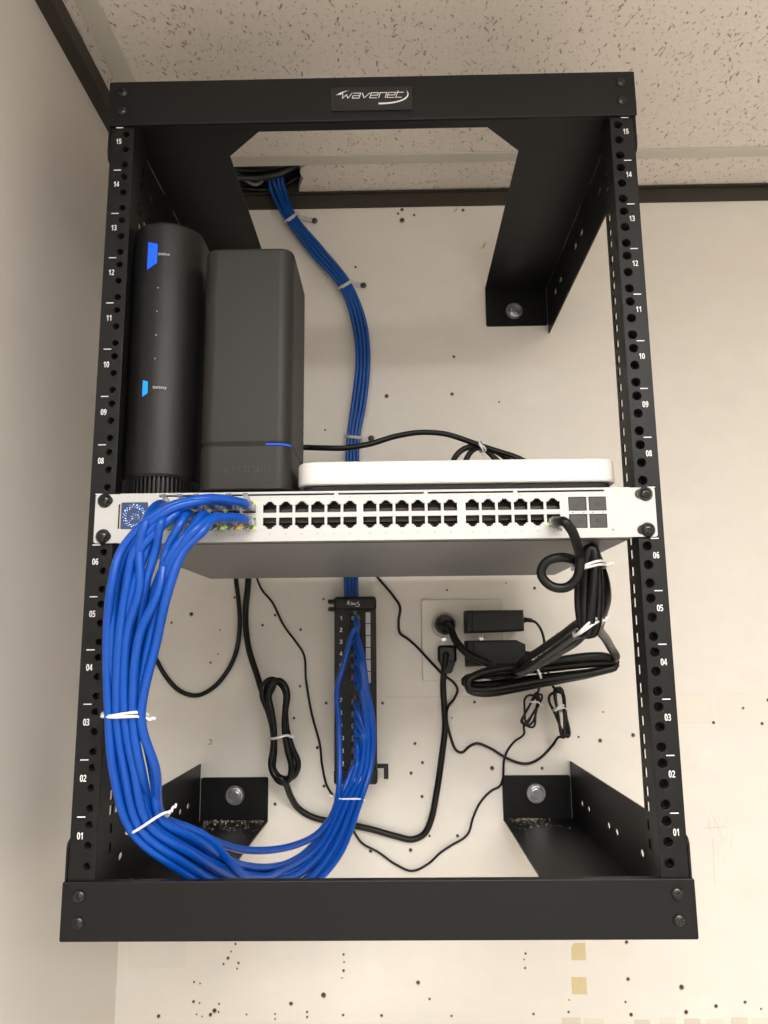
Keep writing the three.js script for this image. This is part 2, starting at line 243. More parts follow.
  const [c, g] = canvas(640, 192); g.fillStyle = 'rgb(14,14,14)'; g.fillRect(0, 0, 640, 192);
  g.strokeStyle = g.fillStyle = 'rgb(225,226,228)'; g.lineCap = 'round';
  g.beginPath(); g.moveTo(24, 66); g.quadraticCurveTo(70, 22, 138, 20); g.quadraticCurveTo(84, 34, 66, 60); g.quadraticCurveTo(44, 54, 24, 66); g.fill();
  g.save(); g.transform(1, 0, -0.28, 1, 0, 0); g.lineWidth = 7; g.lineJoin = 'round';
  const st = (...p) => { g.beginPath(); p.forEach(([x, y], i) => (i ? g.lineTo(x, y) : g.moveTo(x, y))); g.stroke(); };
  const y0 = 46, y1 = 92, ym = 69; let x = 96;
  st([x, y0], [x + 12, y1], [x + 34, y0 + 12], [x + 56, y1], [x + 78, y0]); x += 92;                        // w
  st([x, y0], [x + 56, y0], [x + 56, y1], [x, y1], [x, ym], [x + 56, ym]); x += 70;                         // a
  st([x, y0], [x + 28, y1], [x + 62, y0]); x += 74;                                                          // v
  st([x + 58, y1], [x, y1], [x, y0], [x + 58, y0], [x + 58, ym], [x, ym]); x += 74;                          // e
  st([x, y1], [x, y0], [x + 54, y0], [x + 54, y1]); x += 68;                                                 // n
  st([x + 58, y1], [x, y1], [x, y0], [x + 58, y0], [x + 58, ym], [x, ym]); x += 72;                          // e
  st([x + 4, y0 - 14], [x, y1], [x + 46, y1]); st([x - 4, y0], [x + 52, y0]);                                 // t
  g.restore();
  g.beginPath(); g.moveTo(606, 24); g.quadraticCurveTo(650, 70, 600, 112); g.quadraticCurveTo(530, 156, 378, 154); g.lineTo(378, 138); g.quadraticCurveTo(520, 140, 584, 106); g.quadraticCurveTo(636, 74, 606, 24); g.fill();
  mesh('logo', new THREE.PlaneGeometry(0.0735, 0.0221).translate(0.0007, 0.6896, 0.0042), std({ map: texture(c), roughness: 0.4 }), np);
  // four brackets: side cheek, tray and wall flange
  for (const s of [-1, 1]) for (const t of [-1, 1]) {
    const yPan = t > 0 ? 0.7040 : -0.0468, yIn = t > 0 ? 0.6335 : 0.0268, zW = -D + 0.0004;
    const cheek = new THREE.Shape();
    const a = Math.min(yPan, yIn), b = Math.max(yPan, yIn), r = 0.007;
    // drawn in (depth, height)
    if (t < 0) { cheek.moveTo(0.0, a); cheek.lineTo(-zW, a); cheek.lineTo(-zW, b); cheek.lineTo(r, b); cheek.absarc(r, b - r, r, Math.PI / 2, Math.PI); cheek.lineTo(0, a); }
    else { cheek.moveTo(0.0, b); cheek.lineTo(0, a + r); cheek.absarc(r, a + r, r, Math.PI, Math.PI * 1.5); cheek.lineTo(-zW, a); cheek.lineTo(-zW, b); cheek.lineTo(0, b); }
    for (const d of [0.092, 0.126, 0.212, 0.244, 0.3336, 0.3687]) { const p = new THREE.Path(); p.absellipse(d, t > 0 ? b - (0.033) : a + 0.0305, 0.0062, 0.0036, 0, Math.PI * 2, true); cheek.holes.push(p); }
    const pan = ext(poly([[0.1562, 0.099], [0.2478, 0.099], [0.2478, -zW], [0.1562, -zW]]), 0.0018).rotateX(Math.PI / 2);
    { const p = pan.attributes.position; for (let i = 0; i < p.count; i++) { p.setX(i, s * p.getX(i)); p.setZ(i, -Math.abs(p.getZ(i))); p.setY(i, yPan + p.getY(i) + (t > 0 ? 0.0019 : 0.0009)); } if (s > 0) { /* keep winding */ } pan.computeVertexNormals(); }
    const fy0 = t > 0 ? 0.6455 : -0.0468, fy1 = t > 0 ? 0.7040 : 0.0092;
    const fl = ext(rrect(0.0905, fy1 - fy0, 0.003, s * 0.2016, (fy0 + fy1) / 2), 0.0018, 0.0003, 4).translate(0, 0, zW + 0.0003);
    const ck = ext(cheek, 0.0012, 0.0003, 6).rotateY(Math.PI / 2).translate(s > 0 ? 0.2480 : -0.2495, 0, 0);
    const br = mesh('bracket', [ck, pan, fl], M.rack, rack);
    const bx = s * (t > 0 ? 0.198 : 0.2005), by = t > 0 ? 0.6682 : -0.0137, bz = zW + 0.0024;
    const bolt = mesh('lag_bolt', [cyl(0.0122, 0.0126, 0.0022, bx, by, bz + 0.0011, 28), cyl(0.0060, 0.0066, 0.0062, bx, by, bz + 0.005, 6)], M.zinc, br);
    mesh('washer', new THREE.TorusGeometry(0.0086, 0.0010, 8, 28).translate(bx, by, bz + 0.0026), M.zinc, bolt);
  }
}

// ---------------------------------------------------------------- network switch
const SW0 = 0.2676, SW1 = 0.3110, SZ = 0.0026, SB = -0.333;
const sw = thing('network_switch', 'silver 48-port rack network switch with small square screen screwed across the rails', 'network switch', [0, SW0, 0]);
{
  const L = (y) => y - SW0, cy = L((SW0 + SW1) / 2);
  const blocks = [-0.1835, -0.0965, -0.0103, 0.0776], pitch = 0.01383;
  const rowsY = [[0.2925, 0.3022, 1], [0.2785, 0.2882, -1]];
  const front = rrect(0.4412, SW1 - SW0, 0.0012, 0, cy);
  const ports = [];
  for (const [bi, bx] of blocks.entries()) for (let k = 0; k < 6; k++) for (const [y0, y1, up] of rowsY) {
    const x = bx + pitch * (k + 0.5), w = 0.0057, a = L(y0), b = L(y1), n1 = 0.0036, n2 = 0.0021, h = 0.0014;
    const pts = up > 0 ? [[x - w, a], [x + w, a], [x + w, b - 2 * h], [x + n1, b - 2 * h], [x + n1, b - h], [x + n2, b - h], [x + n2, b], [x - n2, b], [x - n2, b - h], [x - n1, b - h], [x - n1, b - 2 * h], [x - w, b - 2 * h]]
      : [[x - w, b], [x + w, b], [x + w, a + 2 * h], [x + n1, a + 2 * h], [x + n1, a + h], [x + n2, a + h], [x + n2, a], [x - n2, a], [x - n2, a + h], [x - n1, a + h], [x - n1, a + 2 * h], [x - w, a + 2 * h]];
    front.holes.push(poly(pts, THREE.Path)); ports.push([x, a, b, up, bi, k]);
  }
  const slots = [[-0.1861, -0.1122], [-0.1085, -0.0340], [-0.0305, 0.0430], [0.0466, 0.1200], [0.1236, 0.1979]];
  for (const [a, b] of slots) front.holes.push(rrect(b - a, 0.0015, 0.0003, (a + b) / 2, L(0.3083), THREE.Path));
  front.holes.push(rrect(0.0232, 0.0232, 0.001, -0.2068, L(0.2914), THREE.Path));
  const sfp = [[0.1669, 0.1822, 0.2910, 0.3030], [0.1842, 0.1990, 0.2910, 0.3030], [0.1669, 0.1822, 0.2760, 0.2880], [0.1842, 0.1990, 0.2760, 0.2880]];
  for (const [a, b, c, d] of sfp) front.holes.push(rrect(b - a, d - c, 0.0004, (a + b) / 2, L((c + d) / 2), THREE.Path));
  mesh('front_panel', ext(front, 0.0012, 0.0003, 3).translate(0, 0, SZ - 0.0015), M.silver, sw);
  mesh('chassis', [box(-0.2202, 0.2202, 0, 0.0012, SB, SZ - 0.0016), box(-0.2202, 0.2202, L(SW1) - 0.0012, L(SW1), SB, SZ - 0.0016), box(-0.2202, -0.219, 0.0012, L(SW1) - 0.0012, SB, SZ - 0.0016), box(0.219, 0.2202, 0.0012, L(SW1) - 0.0012, SB, SZ - 0.0016), box(-0.219, 0.219, 0.0012, L(SW1) - 0.0012, SB, SB + 0.0012)], M.chassis, sw);
  const backing = []; for (const [a, b] of slots) backing.push(box(a - 0.001, b + 0.001, L(0.3072), L(0.3094), SZ - 0.006, SZ - 0.005));
  mesh('vent_backing', backing, M.recess, sw);
  // jacks: dark moulded cavities with a stepped floor and contact row
  const pg = (up) => { const y0 = -0.0050, y1 = 0.0050, z1 = SZ - 0.0016, z0 = z1 - 0.013; return join([box(-0.0063, 0.0063, y0, y1, z0 - 0.001, z0), box(-0.0067, -0.0060, y0, y1, z0, z1), box(0.0060, 0.0067, y0, y1, z0, z1), box(-0.0063, 0.0063, y1, y1 + 0.0006, z0, z1), box(-0.0063, 0.0063, y0 - 0.0006, y0, z0, z1), box(-0.0056, 0.0056, up > 0 ? y0 : y1 - 0.0035, up > 0 ? y0 + 0.0035 : y1, z0, z1 - 0.0045)]); };
  const jackGeo = { 1: pg(1), '-1': pg(-1) };
  const cg = (up) => join([0, 1, 2, 3, 4, 5, 6, 7].map((i) => box(-0.0036 + i * 0.00102 - 0.00018, -0.0036 + i * 0.00102 + 0.00018, up * -0.0015 - 0.0004, up * -0.0015 + 0.0004, SZ - 0.0061, SZ - 0.0059)));
  const contactGeo = { 1: cg(1), '-1': cg(-1) };
  for (const [x, a, b, up] of ports) { const p = mesh('port', jackGeo[up], M.jack, sw); p.position.set(x, (a + b) / 2, 0); mesh('contacts', contactGeo[up], M.gold, p); }
  // shield frames round each group of twelve
  for (const bx of blocks) { const x0 = bx - 0.0006, x1 = bx + pitch * 6 + 0.0006, y0 = L(0.2768), y1 = L(0.3038), z0 = SZ, z1 = SZ + 0.0003; mesh('shield_frame', [box(x0, x1, y0, y0 + 0.0007, z0, z1), box(x0, x1, y1 - 0.0007, y1, z0, z1), box(x0, x0 + 0.0007, y0, y1, z0, z1), box(x1 - 0.0007, x1, y0, y1, z0, z1)], M.shield, sw); }
  // link lights of the ports in use
  const led = std({ color: lin(0.5, 0.8, 0.1), emissive: lin(0.55, 0.85, 0.05), emissiveIntensity: 0.55, roughness: 0.4 });
  const amber = std({ color: lin(0.8, 0.5, 0.05), emissive: lin(0.95, 0.55, 0.02), emissiveIntensity: 0.55, roughness: 0.4 });
  for (const [x, a, b, up, bi, k] of ports) if (bi === 0 || (bi === 3 && k === 5 && up < 0)) for (const s of [-1, 1]) {
    mesh('link_light', box(x + s * 0.0051 - 0.0013, x + s * 0.0051 + 0.0013, up > 0 ? b - 0.0022 : a, up > 0 ? b : a + 0.0022, SZ - 0.0003, SZ + 0.0004), (bi === 0 && k === 4 && s > 0 && up < 0) || (bi === 0 && k === 5 && s < 0 && up < 0) ? amber : led, sw);
  }
  const nums = []; for (const [i, [x, a, b, up, bi, k]] of ports.entries()) nums.push(text(String(bi * 12 + k * 2 + (up > 0 ? 1 : 2)), 0.0013, x, up > 0 ? L(0.3050) : L(0.2738), SZ, sans, 1, 0.0001));
  mesh('port_numbers', nums, std({ color: lin(0.25, 0.25, 0.25), roughness: 0.6 }), sw);
  // transceiver cages with dust covers
  const cover = std({ color: lin(0.055, 0.055, 0.056), roughness: 0.6 });
  for (const [a, b, c, d] of sfp) { const q = mesh('transceiver_cage', rbox(a + 0.0004, b - 0.0004, L(c) + 0.0004, L(d) - 0.0004, SZ - 0.010, SZ - 0.0004, 0.0004, 1), cover, sw); mesh('pull_tab', new THREE.TorusGeometry(0.0018, 0.0003, 5, 14).scale(0.8, 1, 1).translate((a + b) / 2, L((c + d) / 2), SZ - 0.0003), cover, q); }
  mesh('lane_arrows', [0.1700, 0.1795, 0.1872, 0.1960].map((x, i) => new THREE.CircleGeometry(0.0008, 3).rotateZ(i % 2 ? -Math.PI / 2 : Math.PI / 2).translate(x, L(0.2895), SZ + 0.0001)), M.recess, sw);
  mesh('reset_hole', new THREE.CircleGeometry(0.0007, 12).translate(0.2035, L(0.2742), SZ + 0.0001), M.recess, sw);
  // square screen
  const [c, g] = canvas(256, 256); g.fillStyle = 'rgb(52,66,104)'; g.fillRect(0, 0, 256, 256); g.strokeStyle = 'rgb(90,150,230)'; g.lineWidth = 7;
  for (let i = 0; i < 60; i++) { const a = i / 60 * 6.283, r = 82 + (i % 3) * 13 + rnd() * 8; g.fillStyle = rnd() < .6 ? 'rgb(120,180,250)' : 'rgb(225,238,255)'; g.beginPath(); g.arc(128 + Math.cos(a) * r, 128 + Math.sin(a) * r, 4.5 + rnd() * 3, 0, 7); g.fill(); }
  for (let i = 0; i < 26; i++) { g.fillStyle = rnd() < .5 ? 'rgb(110,165,240)' : 'rgb(220,232,250)'; g.fillRect(84 + rnd() * 88, 84 + rnd() * 88, 6 + rnd() * 8, 5); }
  const sm = texture(c);
  const scr = mesh('screen', rbox(-0.2184, -0.1952, L(0.2798), L(0.3030), SZ - 0.004, SZ - 0.0006, 0.0004, 1), M.recess, sw);
  mesh('display_image', new THREE.PlaneGeometry(0.0225, 0.0225).translate(-0.2068, L(0.2914), SZ - 0.0005), std({ map: sm, emissiveMap: sm, emissive: lin(1, 1, 1), emissiveIntensity: 0.28, roughness: 0.2 }), scr);
  mesh('side_button', rbox(-0.2205, -0.2192, L(0.2800), L(0.3015), SZ, SZ + 0.0004, 0.0002, 1), M.recess, sw);
  // ears
  for (const s of [-1, 1]) {
    const sh = rrect(0.0222, SW1 - SW0 - 0.0006, 0.0022, s * 0.2302, cy);
    for (const y of [0.3050, 0.2738]) sh.holes.push(rrect(0.0105, 0.0068, 0.0033, s * 0.2325, L(y), THREE.Path));
    const ear = mesh('mounting_ear', [ext(sh, 0.0012, 0.0002, 6).translate(0, 0, 0.0006), box(Math.min(s * 0.2195, s * 0.2209), Math.max(s * 0.2195, s * 0.2209), 0.0003, L(SW1) - 0.0003, -0.035, 0.0008)], M.silver, sw);
    for (const y of [0.3050, 0.2738]) {
      const sc = mesh('rack_screw', [ext(rrect(0.0132, 0.0078, 0.00385, s * 0.2325 - (s > 0 ? 0.0018 : 0), L(y)), 0.0006, 0.0004, 8).translate(0, 0, 0.0023), cyl(0.0056, 0.0064, 0.0016, s * 0.2330, L(y), 0.0033, 22)], M.screw, ear);
      screwHead(0.0052, s * 0.2330, L(y), 0.0041, sc, 'screw_head');
    }
  }
  mesh('foot_seam', box(-0.2195, 0.2195, -0.0004, 0.0002, SZ - 0.012, SZ - 0.0112), M.recess, sw);
}

// ---------------------------------------------------------------- devices standing on the switch
{
  const base = SW1 + 0.0002;
  // tall rounded modem
  const m = thing('modem', 'tall black rounded modem with glowing blue lights beside the left rail', 'modem', [-0.1975, base, -0.070]);
  const hw = 0.0335, hd = 0.066;
  const plan = (k) => { const s = new THREE.Shape(), w = hw * k, d = hd * k; s.moveTo(-w, d - w); s.absarc(0, d - w, w, Math.PI, 0, true); s.lineTo(w, -d + w * 0.5); s.absarc(w - w * 0.5, -d + w * 0.5, w * 0.5, 0, -Math.PI / 2, true); s.lineTo(-w * 0.5, -d); s.absarc(-w + w * 0.5, -d + w * 0.5, w * 0.5, -Math.PI / 2, -Math.PI, true); return s; };
  const up = (g, y) => g.applyMatrix4(new THREE.Matrix4().set(1, 0, 0, 0, 0, 0, 1, y, 0, 1, 0, 0, 0, 0, 0, 1));   // plan (x, depth) -> x, z; extrusion -> y
  const flip = (g) => { const p = g.attributes.position; for (let i = 0; i < p.count; i += 3) { const a = [p.getX(i + 1), p.getY(i + 1), p.getZ(i + 1)]; p.setXYZ(i + 1, p.getX(i + 2), p.getY(i + 2), p.getZ(i + 2)); p.setXYZ(i + 2, ...a); } g.computeVertexNormals(); return g; };
  const body = ext(plan(1), 0.238, 0.0035, 28) ; 
  mesh('body', flip(up(body, 0.0195)), M.device, m);
  // vented foot ring: dark core and upright ribs
  mesh('foot_core', flip(up(ext(plan(0.90), 0.016, 0, 24) , 0.0)), M.recess, m);
  const pts = plan(0.965).getSpacedPoints(72);
  for (const p of pts) if (p.y > -0.03) { const rib = mesh('rib', box(-0.0009, 0.0009, 0.0, 0.0165, -0.0016, 0.0016), M.device, m); rib.position.set(p.x, 0, p.y); rib.rotation.y = Math.atan2(p.x, Math.max(0.0001, p.y - (hd - hw))); }
  const glow = std({ color: lin(0.01, 0.08, 0.6), emissive: lin(0.0, 0.10, 1.0), emissiveIntensity: 1.1, roughness: 0.3 });
  const glow2 = std({ color: lin(0.01, 0.2, 0.7), emissive: lin(0.0, 0.30, 1.0), emissiveIntensity: 1.1, roughness: 0.3 });
  const onFront = (x) => Math.sqrt(Math.max(0, hw * hw - x * x)) + hd - hw;
  // surface patch that follows the rounded front
  const curved = (x0, x1, y0, y1, cut, off) => { const n = 8, pos = [], idx = []; for (let i = 0; i <= n; i++) { const x = x0 + (x1 - x0) * i / n, t = i / n, z = onFront(x) + off; pos.push(x, y0 + cut * t, z, x, y1 - cut * 0.55 * t, z); } for (let i = 0; i < n; i++) idx.push(2 * i, 2 * i + 2, 2 * i + 1, 2 * i + 1, 2 * i + 2, 2 * i + 3); const g = new THREE.BufferGeometry(); g.setAttribute('position', new THREE.Float32BufferAttribute(pos, 3)); g.setAttribute('uv', new THREE.Float32BufferAttribute(new Float32Array(pos.length / 3 * 2), 2)); g.setIndex(idx); g.computeVertexNormals(); return g; };
  const Y = (y) => y - base;
  mesh('status_light', curved(-0.0108, -0.0015, Y(0.5235), Y(0.5515), 0.006, 0.0004), glow, m);
  mesh('battery_light', curved(-0.0098, -0.0048, Y(0.4010), Y(0.4165), 0.003, 0.0004), glow2, m);
  mesh('light_seam', curved(-0.0086, -0.0080, Y(0.424), Y(0.515), 0, 0.00025), M.recess, m);
  const pr = [];
  for (const y of [0.505, 0.482, 0.459, 0.4365]) pr.push(box(-0.0006, 0.0006, Y(y) - 0.0006, Y(y) + 0.0006, 0, 0.0001).translate(0.0006, 0, onFront(0.0006) + 0.0002));
  pr.push(text('Online', 0.0024, 0.0046, Y(0.5385), onFront(0.006) + 0.0006, sansBold)); pr.push(text('Battery', 0.0024, 0.0058, Y(0.4090), onFront(0.0085) + 0.0008, sansBold));
  for (const g of pr) { const p = g.attributes.position; for (let i = 0; i < p.count; i++) p.setZ(i, onFront(p.getX(i)) + 0.0003); g.computeVertexNormals(); }
  mesh('printed_names', pr, M.print, m);

  // router
  const r = thing('router', 'charcoal upright router with thin blue light line next to the tall modem', 'router', [-0.1140, base, -0.052]);
  const rp = (w, d, c) => { const s = new THREE.Shape(); s.moveTo(-w + c, d); s.lineTo(w - c, d); s.absarc(w - c, d - c, c, Math.PI / 2, 0, true); s.lineTo(w, -d + 0.006); s.absarc(w - 0.006, -d + 0.006, 0.006, 0, -Math.PI / 2, true); s.lineTo(-w + 0.006, -d); s.absarc(-w + 0.006, -d + 0.006, 0.006, -Math.PI / 2, -Math.PI, true); s.lineTo(-w, d - c); s.absarc(-w + c, d - c, c, Math.PI, Math.PI / 2, true); return s; };
  const w = 0.0410, dd = 0.049;
  mesh('body', flip(up(ext(rp(w, dd, 0.013), 0.1815, 0.003, 16) , 0.0470)), M.router, r);
  mesh('seam', flip(up(ext(rp(w - 0.001, dd - 0.001, 0.0125), 0.0022, 0, 16) , 0.0425)), M.recess, r);
  mesh('base', flip(up(ext(rp(w, dd, 0.013), 0.0375, 0.0015, 16) , 0.0045)), M.router, r);
  mesh('foot', [rbox(-0.030, -0.012, 0, 0.0035, 0.012, 0.040, 0.001, 1), rbox(0.012, 0.030, 0, 0.0035, 0.012, 0.040, 0.001, 1), rbox(-0.030, 0.030, 0, 0.0035, -0.04, -0.02, 0.001, 1)], M.recess, r);
  // light line follows the right front corner in the seam
  { const pts = []; for (let i = 0; i <= 6; i++) pts.push([0.0190 + i * 0.0012, 0.0437, dd + 0.0001]); for (let i = 0; i <= 6; i++) { const a = Math.PI / 2 - i / 6 * 1.15; pts.push([w - 0.013 + Math.cos(a) * 0.0131, 0.0437, dd - 0.013 + Math.sin(a) * 0.0131]); }
    mesh('light_line', tube(pts, 0.0008, 6, 2), std({ color: lin(0.02, 0.08, 0.6), emissive: lin(0.03, 0.13, 0.9), emissiveIntensity: 0.8 }), r); }
  mesh('embossed_name', text('Spectrum', 0.0072, -0.0005, 0.0215, dd - 0.0002, sans, 1.12, 0.0006), std({ color: lin(0.012, 0.012, 0.012), roughness: 0.35 }), r);
  // perforated side
  const holes = []; for (let i = 0; i < 13; i++) for (let j = 0; j < 34; j++) { if ((i + j) % 2) continue; holes.push(new THREE.CircleGeometry(0.0011, 6).rotateY(Math.PI / 2).translate(w + 0.0001, 0.060 + j * 0.0047, -0.044 + i * 0.0052)); }
  mesh('vent_holes', holes, M.recess, r);

  // flat white box
  const b = thing('white_gateway_box', 'flat white rounded box lying across the switch top', 'network box', [0.0726, base, -0.107]);
  const bp = rrect(0.2805, 0.208, 0.0165);
  mesh('body', flip(up(ext(bp, 0.0165, 0.0022, 16) , 0.0088)), M.white, b);
  mesh('base', flip(up(ext(rrect(0.272, 0.200, 0.013), 0.0062, 0, 12) , 0.0003)), M.recess, b);
  mesh('status_mark', box(-0.1107, -0.1020, 0.0105, 0.0135, 0.10395, 0.1042), std({ color: lin(0.9, 0.9, 0.9), emissive: lin(1, 1, 1), emissiveIntensity: 0.5 }), b);
}

// ---------------------------------------------------------------- patch panel on the wall
{
  const p = thing('patch_bay', 'black vertical twelve-port patch panel mounted on the wall below the switch', 'patch panel', [-0.0372, 0.126, -D]);
  const Y = (y) => y - 0.126, X = (x) => x + 0.0372, zf = 0.040;
  mesh('mounting_bracket', [box(X(-0.0640), X(-0.0105), Y(0.006), Y(0.246), 0.0006, 0.030), rbox(X(-0.0745), X(-0.062), Y(0.2385), Y(0.2435), 0.012, 0.034, 0.001), rbox(X(-0.0745), X(-0.062), Y(0.2285), Y(0.2335), 0.012, 0.034, 0.001), ext(poly([[X(-0.0010), Y(0.010)], [X(0.0050), Y(0.010)], [X(0.0050), Y(0.0285)], [X(-0.012), Y(0.0285)], [X(-0.012), Y(0.0235)], [X(-0.0010), Y(0.0235)]]), 0.006).translate(0, 0, 0.024)], M.panel, p);
  const face = rrect(0.0555, 0.206, 0.001, X(-0.0372), Y(0.1265));
  const js = []; for (let k = 0; k < 12; k++) js.push(Y(k < 6 ? 0.2181 - k * 0.0156 : 0.1112 - (k - 6) * 0.0160));
  for (const y of js) face.holes.push(poly([[X(-0.0430), y - 0.0058], [X(-0.0318), y - 0.0058], [X(-0.0318), y + 0.0058], [X(-0.0430), y + 0.0058]], THREE.Path));
  mesh('face', ext(face, 0.008, 0.0006, 3).translate(0, 0, zf - 0.008), M.panel, p);
  for (const [a, b] of [[0.2285, 0.2465], [0.0050, 0.0245]]) mesh('end_cap', rbox(X(-0.0655), X(-0.0090), Y(a), Y(b), 0.024, zf + 0.004, 0.004, 3), M.panel, p);
  for (const y of js) { const j = mesh('port', [box(X(-0.0430), X(-0.0318), y - 0.0058, y + 0.0058, zf - 0.014, zf - 0.013), box(X(-0.0428), X(-0.0320), y + 0.0025, y + 0.0056, zf - 0.012, zf - 0.004)], M.jack, p); mesh('contacts', [0, 1, 2, 3, 4, 5, 6, 7].map((i) => box(X(-0.0410) + i * 0.001, X(-0.0410) + i * 0.001 + 0.0004, y - 0.003, y + 0.001, zf - 0.0128, zf - 0.0124)), M.gold, j); }
  const n = []; for (let k = 0; k < 12; k++) n.push(text(String(k + 1), 0.0055, X(-0.0562), js[k], zf + 0.0006, sansBold));
  mesh('port_numbers', n, M.print, p);
  const strip = std({ color: lin(0.55, 0.54, 0.55), roughness: 0.5 });
  for (let k = 0; k < 12; k++) mesh('designation_label', rbox(X(-0.0232), X(-0.0168), js[k] - 0.0073, js[k] + 0.0073, zf, zf + 0.0009, 0.0004, 1), strip, p);
  // script mark on the upper cap
  const lg = [[[-0.0475, 0.236], [-0.0460, 0.2405], [-0.0445, 0.2395], [-0.0462, 0.2375], [-0.0440, 0.2350]], [[-0.0430, 0.2365], [-0.0420, 0.2385], [-0.0405, 0.2372], [-0.0418, 0.2358], [-0.0405, 0.2352]], [[-0.0395, 0.2380], [-0.0388, 0.2355], [-0.0375, 0.2378], [-0.0366, 0.2355]], [[-0.0318, 0.2392], [-0.0345, 0.2380], [-0.0338, 0.2362], [-0.0310, 0.2360], [-0.0322, 0.2335], [-0.0370, 0.2338]]];
  mesh('logo', lg.map((l) => tube(l.map(([x, y]) => [X(x), Y(y), zf + 0.0040]), 0.00045, 5, 4)), M.print, p);
}

// ---------------------------------------------------------------- wall outlet, plugs and adapters
{
  const o = thing('outlet_plate', 'cream two-gang outlet plate on the wall below the switch', 'outlet', [0.1085, 0.1885, -D]);
  mesh('plate', ext(rrect(0.1125, 0.1105, 0.004, 0, 0), 0.0030, 0.0015, 6).translate(0, 0, 0.0020), M.plate, o);
  for (const gx of [-0.0255, 0.0255]) {
    for (const gy of [0.0200, -0.0190]) {
      const rc = mesh('receptacle', ext((() => { const s = new THREE.Shape(); s.absarc(0, 0, 0.0172, 0.62, Math.PI - 0.62); s.absarc(0, 0, 0.0172, Math.PI + 0.62, Math.PI * 2 - 0.62); s.closePath(); return s; })(), 0.0012, 0.0005, 16).translate(gx, gy, 0.0064), M.plate, o);
      mesh('blade_slots', [box(gx - 0.0072, gx - 0.0052, gy - 0.002, gy + 0.006, 0.0078, 0.0083), box(gx + 0.0052, gx + 0.0072, gy - 0.002, gy + 0.005, 0.0078, 0.0083), cyl(0.0024, 0.0024, 0.0005, gx, gy - 0.007, 0.0080, 12)], M.recess, rc);
    }
    mesh('plate_screw', cyl(0.0030, 0.0034, 0.0012, gx, 0.0005, 0.0070, 14), M.zinc, o);
  }
  // adapters plugged into the right-hand sockets
  const ad = (label, y0, y1, x0, x1, drop, key, wireR) => {
    const a = thing('power_adapter', label, 'adapter', [(x0 + x1) / 2, (y0 + y1) / 2, -D + 0.0086], 'power adapters in the outlet');
    const hw = (x1 - x0) / 2, hh = (y1 - y0) / 2;
    const sh = poly([[-hw, -hh - 0.001], [hw, -hh + 0.001 + drop * 0.3], [hw, hh - drop], [hw * 0.7, hh], [-hw, hh]]);
    mesh('housing', ext(sh, 0.032, 0.0022, 4).translate(0, 0, 0.0045), M.panel, a);
    mesh('front_lid', ext(poly([[-hw + 0.009, -hh + 0.001], [hw - 0.002, -hh + 0.0025 + drop * 0.3], [hw - 0.002, hh - 0.0018 - drop], [hw * 0.68, hh - 0.0018], [-hw + 0.009, hh - 0.0018]]), 0.0012, 0.0006, 3).translate(0, 0, 0.0408), M.panel, a);
    mesh('blades', [box(-hw + 0.013, -hw + 0.0145, -0.003, 0.003, -0.004, 0.005), box(-hw + 0.026, -hw + 0.0275, -0.003, 0.003, -0.004, 0.005)], M.zinc, a);
    const cx = hw + 0.006, rel = [];
    for (let i = 0; i < 4; i++) rel.push(cyl(0.0042 - i * 0.0006, 0.0040 - i * 0.0006, 0.0022, hw + 0.0012 + i * 0.0030, drop ? -0.004 : 0.0015, 0.028, 12, 'x'));
    rel.push(cyl(0.0016, 0.0016, 0.014, hw + 0.006, drop ? -0.004 : 0.0015, 0.028, 8, 'x'));
    mesh('strain_relief', rel, M.black, a);
  };
  ad('upper black power adapter with square housing plugged in beside the round plug', 0.1975, 0.2262, 0.1098, 0.1868, 0.0, 'a');
  ad('lower black power adapter with a slanted corner just above the cord coil', 0.1535, 0.1868, 0.1098, 0.1878, 0.0058, 'b');
}

